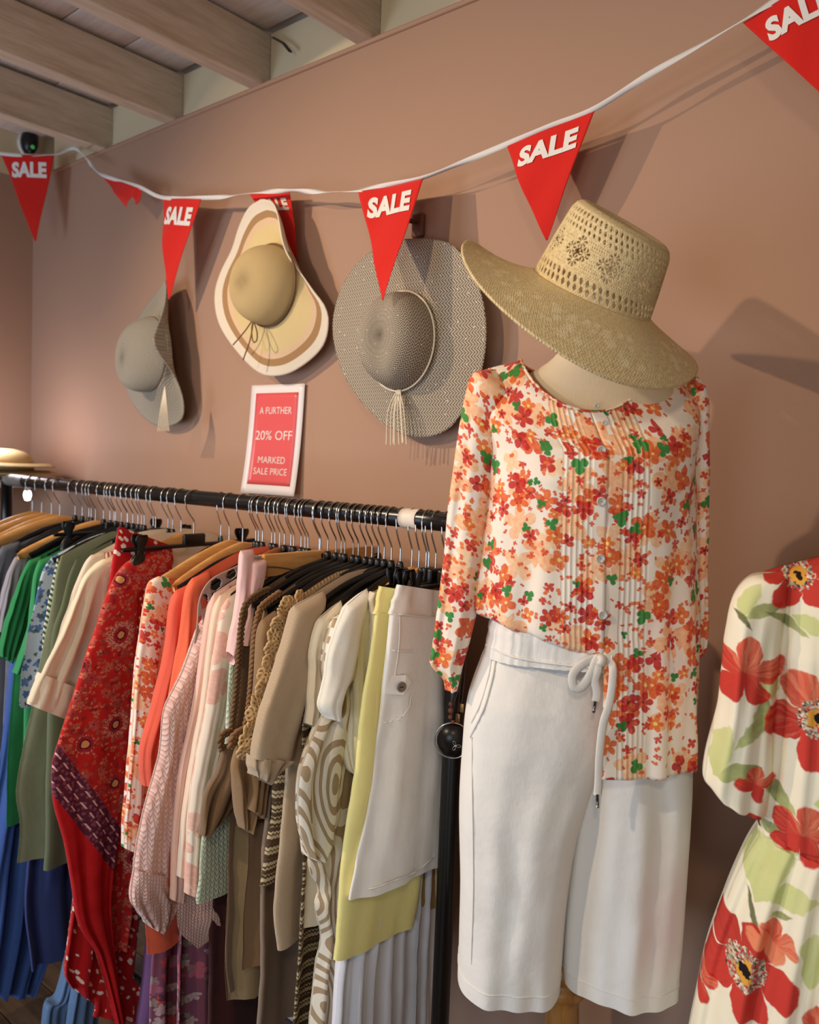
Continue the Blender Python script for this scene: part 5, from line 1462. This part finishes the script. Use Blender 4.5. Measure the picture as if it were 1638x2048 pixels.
# pocket seam, side seam, waist seam, hem stitching laid on the cloth
LA, LB_ = PV['leg'][0], PV['leg'][1]
for S_, pts, r_, nm in ((LA, [(992, 1308), (986, 1350), (970, 1410), (952, 1450), (940, 1474)], 0.0019, 'pocket_seam'), (LA, [(984, 1306), (977, 1350), (960, 1408), (942, 1446)], 0.0012, 'pocket_seam'),
                       (LA, [(944, 1474), (944, 1560), (946, 1700), (946, 1800), (942, 1928)], 0.0009, 'side_seam'), (PV['waistband'][0], [(972, 1290), (1020, 1312), (1080, 1324), (1150, 1332), (1220, 1338)], 0.0014, 'waist_seam')):
    P_ = catmull(pts, 44)
    MB().tube(catmull([on_surf(S_, *p, 0.0016) for p in P_], 44), r_, 6).build(nm, m_trou, tro, to_)
for S_ in (LA, LB_):
    row = S_[-6]; c_ = row.mean(0)
    ring_ = np.array([p + (p - c_) / np.linalg.norm(p - c_) * 0.0004 for p in row] + [row[0]])
    MB().tube(ring_, 0.0009, 5, cap=False).build('hem_stitch', m_trou, tro, to_)
# drawstring
m_string = cloth('white_knit_drawstring', srgb(236, 230, 220), srgb(206, 198, 186), crease=0.1, var=0.8)


def ribbon(pts, w, name='drawstring'):
    P = catmull([on_front(px, py, d) for px, py, d in pts], 50)
    MB().tube(P, w, 8, 0.28, nrm=EN).build(name, m_string, tro, to_)


ribbon([(1224, 1318, 0.112), (1196, 1316, 0.112), (1166, 1328, 0.116), (1146, 1350, 0.118), (1148, 1374, 0.118), (1164, 1374, 0.118), (1180, 1350, 0.118), (1192, 1324, 0.116), (1198, 1314, 0.114)], 0.0062)
ribbon([(1188, 1316, 0.114), (1196, 1336, 0.118), (1190, 1360, 0.118), (1194, 1384, 0.117), (1192, 1402, 0.116)], 0.0058)
ribbon([(1218, 1320, 0.110), (1226, 1340, 0.124), (1220, 1400, 0.128), (1206, 1450, 0.126), (1199, 1510, 0.122), (1197, 1560, 0.116), (1195, 1590, 0.114)], 0.0056)
MB().tube(catmull([on_front(1200, 1312, 0.112), on_front(1206, 1320, 0.118), on_front(1200, 1330, 0.118)], 10), 0.006, 8, 0.7).build('knot', m_string, tro, to_)
m_tip = plain('steel_cord_tip', srgb(120, 116, 112), 0.25, 0.5, 1.0)
for a_, b_, d in (((1191, 1402), (1187, 1425), 0.1165), ((1195, 1588), (1195, 1615), 0.1145)):
    MB().tube([on_front(*a_, d), on_front(*b_, d)], 0.0024, 10).build('cord_tip', m_tip, tro, to_)

# ---------------------------------------------------------------- necklaces hanging by the rail post
m_bead = plain('brown_bead', srgb(120, 66, 44), 0.35); m_brass = plain('old_brass', srgb(150, 120, 76), 0.35, 0.5, 0.9); m_cordd = plain('dark_leather_cord', srgb(58, 40, 32), 0.7); m_disc = plain('dark_pendant', srgb(24, 20, 20), 0.3)
ny = 1.118
nk = thing('necklace', tuple(at(906, 1515, 'y', ny)), 'dark cord necklace with large silver ring pendant by the rail post', 'necklace'); nko = at(906, 1515, 'y', ny)
for pts in ([(925, 1290), (915, 1360), (903, 1408)], [(930, 1290), (922, 1360), (908, 1408)]):
    MB().tube(catmull([at(*p, 'y', ny) for p in pts], 14), 0.0011, 5).build('cord', m_cordd, nk, nko)
for k, (px, py, r) in enumerate(((902, 1408, 0.0045), (902, 1421, 0.0055), (901, 1434, 0.0045), (906, 1444, 0.004))):
    c = at(px, py, 'y', ny)
    MB().lathe([(0.0002, -r), (r * 0.8, -r * 0.6), (r, 0), (r * 0.8, r * 0.6), (0.0002, r)], 12, np.array([[1, 0, 0, c[0]], [0, 1, 0, c[1]], [0, 0, 1, c[2]], [0, 0, 0, 1.0]])).build('bead', m_bead, nk, nko)
c = at(905, 1481, 'y', ny)
Rn = np.eye(4); Rn[:3, 0] = E1; Rn[:3, 1] = (0, 0, 1); Rn[:3, 2] = EN; Rn[:3, 3] = c
MB().tube([c + E1 * 0.031 * math.cos(a) + np.array([0, 0, 0.031 * math.sin(a)]) for a in np.linspace(0, 2 * PI, 41)], 0.0014, 6, cap=False).build('ring', m_wire, nk, nko)
MB().lathe([(0.0005, 0.002), (0.027, 0.0015), (0.027, -0.0015), (0.0005, -0.002)], 28, Rn).build('disc', m_disc, nk, nko)
sp_ = [c + EN * 0.003 + E1 * (0.006 + 0.009 * math.cos(a) * (0.4 + 0.6 * math.cos(3 * a))) + np.array([0, 0, -0.008 + 0.009 * math.sin(a) * (0.4 + 0.6 * math.cos(3 * a))]) for a in np.linspace(0, 2 * PI, 60)]
MB().tube(sp_, 0.0006, 5, cap=False).build('wire_scroll', m_wire, nk, nko)
nk2 = thing('necklace', tuple(at(920, 1450, 'y', ny + 0.012)), 'brown cord necklace with brass tag beside the ring pendant', 'necklace'); n2o = at(920, 1450, 'y', ny + 0.012)
for pts in ([(928, 1290), (922, 1360), (916, 1425)], [(936, 1290), (928, 1370), (924, 1408)]):
    MB().tube(catmull([at(*p, 'y', ny + 0.012) for p in pts], 14), 0.0013, 5).build('cord', m_cordd, nk2, n2o)
for px, py in ((924, 1416), (916, 1436)):
    c = at(px, py, 'y', ny + 0.010)
    MB().bbox(c, (0.009, 0.004, 0.016), 0.0015).build('brass_tag', m_brass, nk2, n2o)

# ---------------------------------------------------------------- second mannequin in the big poppy dress
DC = at_depth(1752, 1400, 1.10); DC = np.array([DC[0], DC[1], 0.0])
F1, FN = basis(math.radians(17))
dp = lambda px, py, off=0.0: mp(px, py, off, DC, F1, FN)
ZD = dp(1700, 1140)[1]
body_form('mannequin', 'cream linen dress form inside the poppy print dress', DC, F1, FN, ZD - 0.030, 0.0, hip=0.46)


def poppy_mat():
    n = NT('poppy_print_crepe', 0.8, 0.2); uv0 = n.uv()
    d = n.vm('SCALE', n.vm('SUBTRACT', n.noise(uv0, 32, 3)[1], (0.5, 0.5, 0.5)), 0.022)
    uv = n.vm('ADD', uv0, n.comb(*n.sep(d)[:2]))
    wash = n.noise(uv0, 45, 3, 0.6)[0]
    wet = n.noise(uv0, 14, 2)[0]
    c = n.mix(n.mt('MULTIPLY', wet, 0.5), srgb(244, 236, 212), srgb(236, 226, 192))
    x, y, _ = n.sep(uv)

    def local(px, py, rot, off=0.09):
        a, z = dp(px, py, off)
        dx, dy = n.mt('SUBTRACT', x, a), n.mt('SUBTRACT', y, z)
        ca, sa = math.cos(rot), math.sin(rot)
        return n.mt('ADD', n.mt('MULTIPLY', dx, ca), n.mt('MULTIPLY', dy, sa)), n.mt('SUBTRACT', n.mt('MULTIPLY', dy, ca), n.mt('MULTIPLY', dx, sa))

    def leaf(c, px, py, rot, L, Wd, ca, cb, off=0.09):
        lx, ly = local(px, py, rot, off)
        t = n.mt('DIVIDE', lx, L)
        e = n.mt('MULTIPLY', n.mt('SUBTRACT', 1.0, n.mt('MULTIPLY', t, t)), Wd)
        m = n.mt('MULTIPLY', n.mt('SUBTRACT', e, n.mt('ABSOLUTE', ly)), 500.0, clamp=True)
        return n.mix(n.mt('MULTIPLY', m, 0.92), c, n.mix(n.mt('ADD', n.mt('MULTIPLY', wash, 0.9), n.mt('MULTIPLY', t, 0.35), clamp=True), ca, cb))

    def flower(c, px, py, R, rot, pet, ca, cb, eye=True, off=0.09):
        lx, ly = local(px, py, rot, off)
        r = n.mt('SQRT', n.mt('ADD', n.mt('MULTIPLY', lx, lx), n.mt('MULTIPLY', ly, ly)))
        an = n.mt('ARCTAN2', ly, lx)
        k = n.mt('POWER', n.mt('ABSOLUTE', n.mt('COSINE', n.mt('MULTIPLY', an, pet / 2))), 0.45)
        e = n.mt('MULTIPLY', n.mt('ADD', 0.36, n.mt('MULTIPLY', k, 0.58)), R)
        m = n.mt('MULTIPLY', n.mt('SUBTRACT', e, r), 400.0, clamp=True)
        streak = n.noise(n.comb(n.mt('MULTIPLY', an, 9.0), n.mt('MULTIPLY', r, 14.0)), 1.0, 2)[0]
        side = n.mt('ADD', n.mt('MULTIPLY', n.mt('SINE', n.mt('ADD', an, 0.6)), 0.42), n.mt('SUBTRACT', n.mt('MULTIPLY', streak, 2.2), 1.0), clamp=True)
        c = n.mix(n.mt('MULTIPLY', m, 0.96), c, n.mix(side, ca, cb))
        if eye:
            a0, z0 = dp(px, py, off)
            x0_, y0_, _ = n.sep(uv0)
            r = n.mt('SQRT', n.mt('ADD', n.mt('POWER', n.mt('ABSOLUTE', n.mt('SUBTRACT', x0_, a0)), 2.0), n.mt('POWER', n.mt('ABSOLUTE', n.mt('SUBTRACT', y0_, z0)), 2.0)))
            r = n.mt('ADD', r, n.mt('MULTIPLY', n.mt('SUBTRACT', n.noise(uv0, 160, 2)[0], 0.5), 0.012))
            sp = n.node('TexVoronoi', {'Vector': uv0, 'Scale': 420.0}, voronoi_dimensions='2D')
            fr_ = n.mt('MULTIPLY', n.mt('LESS_THAN', r, R * 0.36), n.mt('GREATER_THAN', r, R * 0.10))
            dots = n.mix(n.sep(sp.outputs['Color'])[0], srgb(40, 24, 22), srgb(244, 226, 196))
            c = n.mix(n.mt('MULTIPLY', fr_, n.mt('GREATER_THAN', n.sep(sp.outputs['Color'])[1], 0.25)), c, dots)
            c = n.mix(n.mt('MULTIPLY', n.mt('LESS_THAN', r, R * 0.2), n.mt('GREATER_THAN', wash, 0.48)), c, srgb(222, 160, 60))
            c = n.mix(n.mt('LESS_THAN', r, R * 0.10), c, srgb(26, 18, 18))
        return c

    lg, dg, yg = srgb(196, 204, 128), srgb(92, 96, 48), srgb(214, 214, 150)
    R1, R2, PK = srgb(200, 34, 22), srgb(170, 24, 18), srgb(232, 140, 100)
    for a in ((1440, 1505, 1.3, 0.045, 0.022, lg, yg), (1478, 1545, 0.3, 0.035, 0.016, lg, dg), (1512, 1460, 0.9, 0.042, 0.012, lg, dg), (1500, 1200, 1.2, 0.03, 0.014, lg, yg), (1530, 1225, 0.4, 0.035, 0.012, lg, dg),
              (1486, 1240, -0.9, 0.022, 0.005, dg, dg), (1575, 1250, -0.5, 0.035, 0.008, dg, lg), (1625, 1255, -0.3, 0.03, 0.012, lg, yg), (1545, 1370, 1.4, 0.035, 0.012, lg, yg), (1525, 1430, 1.3, 0.03, 0.012, lg, dg), (1560, 1600, -0.7, 0.032, 0.012, dg, lg),
              (1525, 1750, 1.4, 0.052, 0.030, lg, yg), (1556, 1745, 1.0, 0.045, 0.020, yg, lg), (1590, 1800, 0.1, 0.036, 0.020, lg, yg), (1538, 1668, 0.2, 0.026, 0.012, lg, dg), (1505, 1830, -1.1, 0.032, 0.007, dg, dg), (1432, 1790, 1.3, 0.035, 0.014, lg, yg),
              (1462, 1700, 1.0, 0.05, 0.006, dg, lg), (1410, 1870, 1.2, 0.04, 0.014, lg, yg), (1630, 1900, 1.4, 0.05, 0.022, lg, yg), (1560, 1830, 0.2, 0.02, 0.007, lg, dg), (1700, 1600, 0.3, 0.05, 0.02, lg, yg), (1720, 1850, 1.0, 0.05, 0.025, lg, yg), (1800, 1300, 0.5, 0.05, 0.02, lg, yg)):
        a = (a[0], a[1], a[2], a[3] * 0.86, a[4] * 0.84) + a[5:]
        c = leaf(c, *a)
    for a in ((1492, 1345, 0.070, 0.2, 5, R1, PK, False), (1640, 1440, 0.098, 0.9, 5, R1, PK, True), (1600, 1158, 0.070, 0.5, 5, R1, R2, True), (1512, 1572, 0.036, 0.2, 4, R1, PK, False), (1486, 1655, 0.036, 0.8, 4, R1, R2, False), (1606, 1672, 0.062, 0.1, 5, R1, PK, False),
              (1378, 1985, 0.052, 0.3, 5, R1, PK, True), (1490, 1935, 0.098, 1.1, 5, R1, R2, True), (1545, 1880, 0.045, 0.2, 4, PK, R1, False), (1760, 1700, 0.09, 0.5, 5, R1, PK, True), (1820, 1450, 0.08, 0.5, 5, R1, R2, True), (1640, 2090, 0.09, 0.4, 5, R1, PK, True)):
        a = (a[0], a[1], a[2] * 0.74) + a[3:]
        c = flower(c, *a)
    n.col(c)
    n.bump(n.noise(uv0, 18, 2)[0], 0.3, 0.003)
    return n.m


m_poppy = poppy_mat()
zbot = dp(1500, 2400)[1]
dress = thing('poppy_dress', tuple(DC + np.array([0, 0, zbot])), 'cream dress with big red poppies and gathered waist on a dress form', 'dress')
do_ = DC + np.array([0, 0, zbot])


def dpanel(name, near, far, off, T, mat=None, **kw):
    gseed[0] += 1
    nr = [dp(*p, off) for p in near]; fa = [dp(*p, off) for p in far] if far else [(-a, z) for a, z in nr]
    Vp, UVp = panel((DC + FN * off, F1, FN), nr, fa, T=T, seed=gseed[0], **kw)
    nv, nu = Vp.shape[:2]
    for i in range(nv):
        for j in range(nu + 1):
            q = Vp[i, j % nu] - DC
            UVp[i, j] = (q @ F1 + (0.0 if q @ FN > off - 1e-6 else 0.45), q[2])
    return MB().grid(Vp, UVp, close=True, flip=True).build(name, mat or m_poppy, dress, do_)


dpanel('bodice', [(1528, 1142), (1534, 1300), (1532, 1450), (1524, 1560), (1518, 1636)], None, 0.0, lambda v: 0.066 + 0.034 * min(1, v / 0.3), nu=120, nv=70, rise=0.05, neck=0.035, close=0.035, amp=0.004, nf=6, pw=0.85)
dpanel('waistband', [(1516, 1628), (1514, 1652)], None, 0.0, 0.098, nu=140, nv=6, amp=0.0025, nf=18, pw=0.9, fstart=-1, close=0)
dpanel('skirt', [(1516, 1646), (1488, 1690), (1452, 1770), (1420, 1860), (1396, 1950), (1376, 2048), (1352, 2200), (1330, 2400)], None, 0.0, lambda v: 0.098 + 0.085 * v, nu=200, nv=110, amp=0.008, nf=7, pw=0.9, fstart=-0.2, close=0)
dpanel('sleeve', [(1540, 1146), (1498, 1152), (1466, 1190), (1450, 1262), (1436, 1380), (1416, 1480), (1406, 1538), (1420, 1554)], [(1580, 1140), (1576, 1200), (1560, 1300), (1552, 1420), (1546, 1520), (1540, 1580), (1536, 1610), (1530, 1622)], 0.03, lambda v: 0.035 + 0.03 * min(1, v * 4), nu=70, nv=70, amp=0.006, nf=1.5)
nr = [dp(*p, 0.03) for p in [(1540, 1146), (1498, 1152), (1466, 1190), (1450, 1262), (1436, 1380), (1416, 1480), (1406, 1538)]]
fa = [dp(*p, 0.03) for p in [(1580, 1140), (1576, 1200), (1560, 1300), (1552, 1420), (1546, 1520), (1540, 1580), (1534, 1612)]]
Vp, UVp = panel((DC + FN * 0.03, F1, FN), [(-a, z) for a, z in nr], [(-a, z) for a, z in fa], T=lambda v: 0.035 + 0.03 * min(1, v * 4), seed=77, nu=60, nv=60, amp=0.006, nf=1.5)
for i in range(60):
    for j in range(61):
        q = Vp[i, j % 60] - DC; UVp[i, j] = (q @ F1, q[2])
MB().grid(Vp, UVp, close=True).build('sleeve', m_poppy, dress, do_)
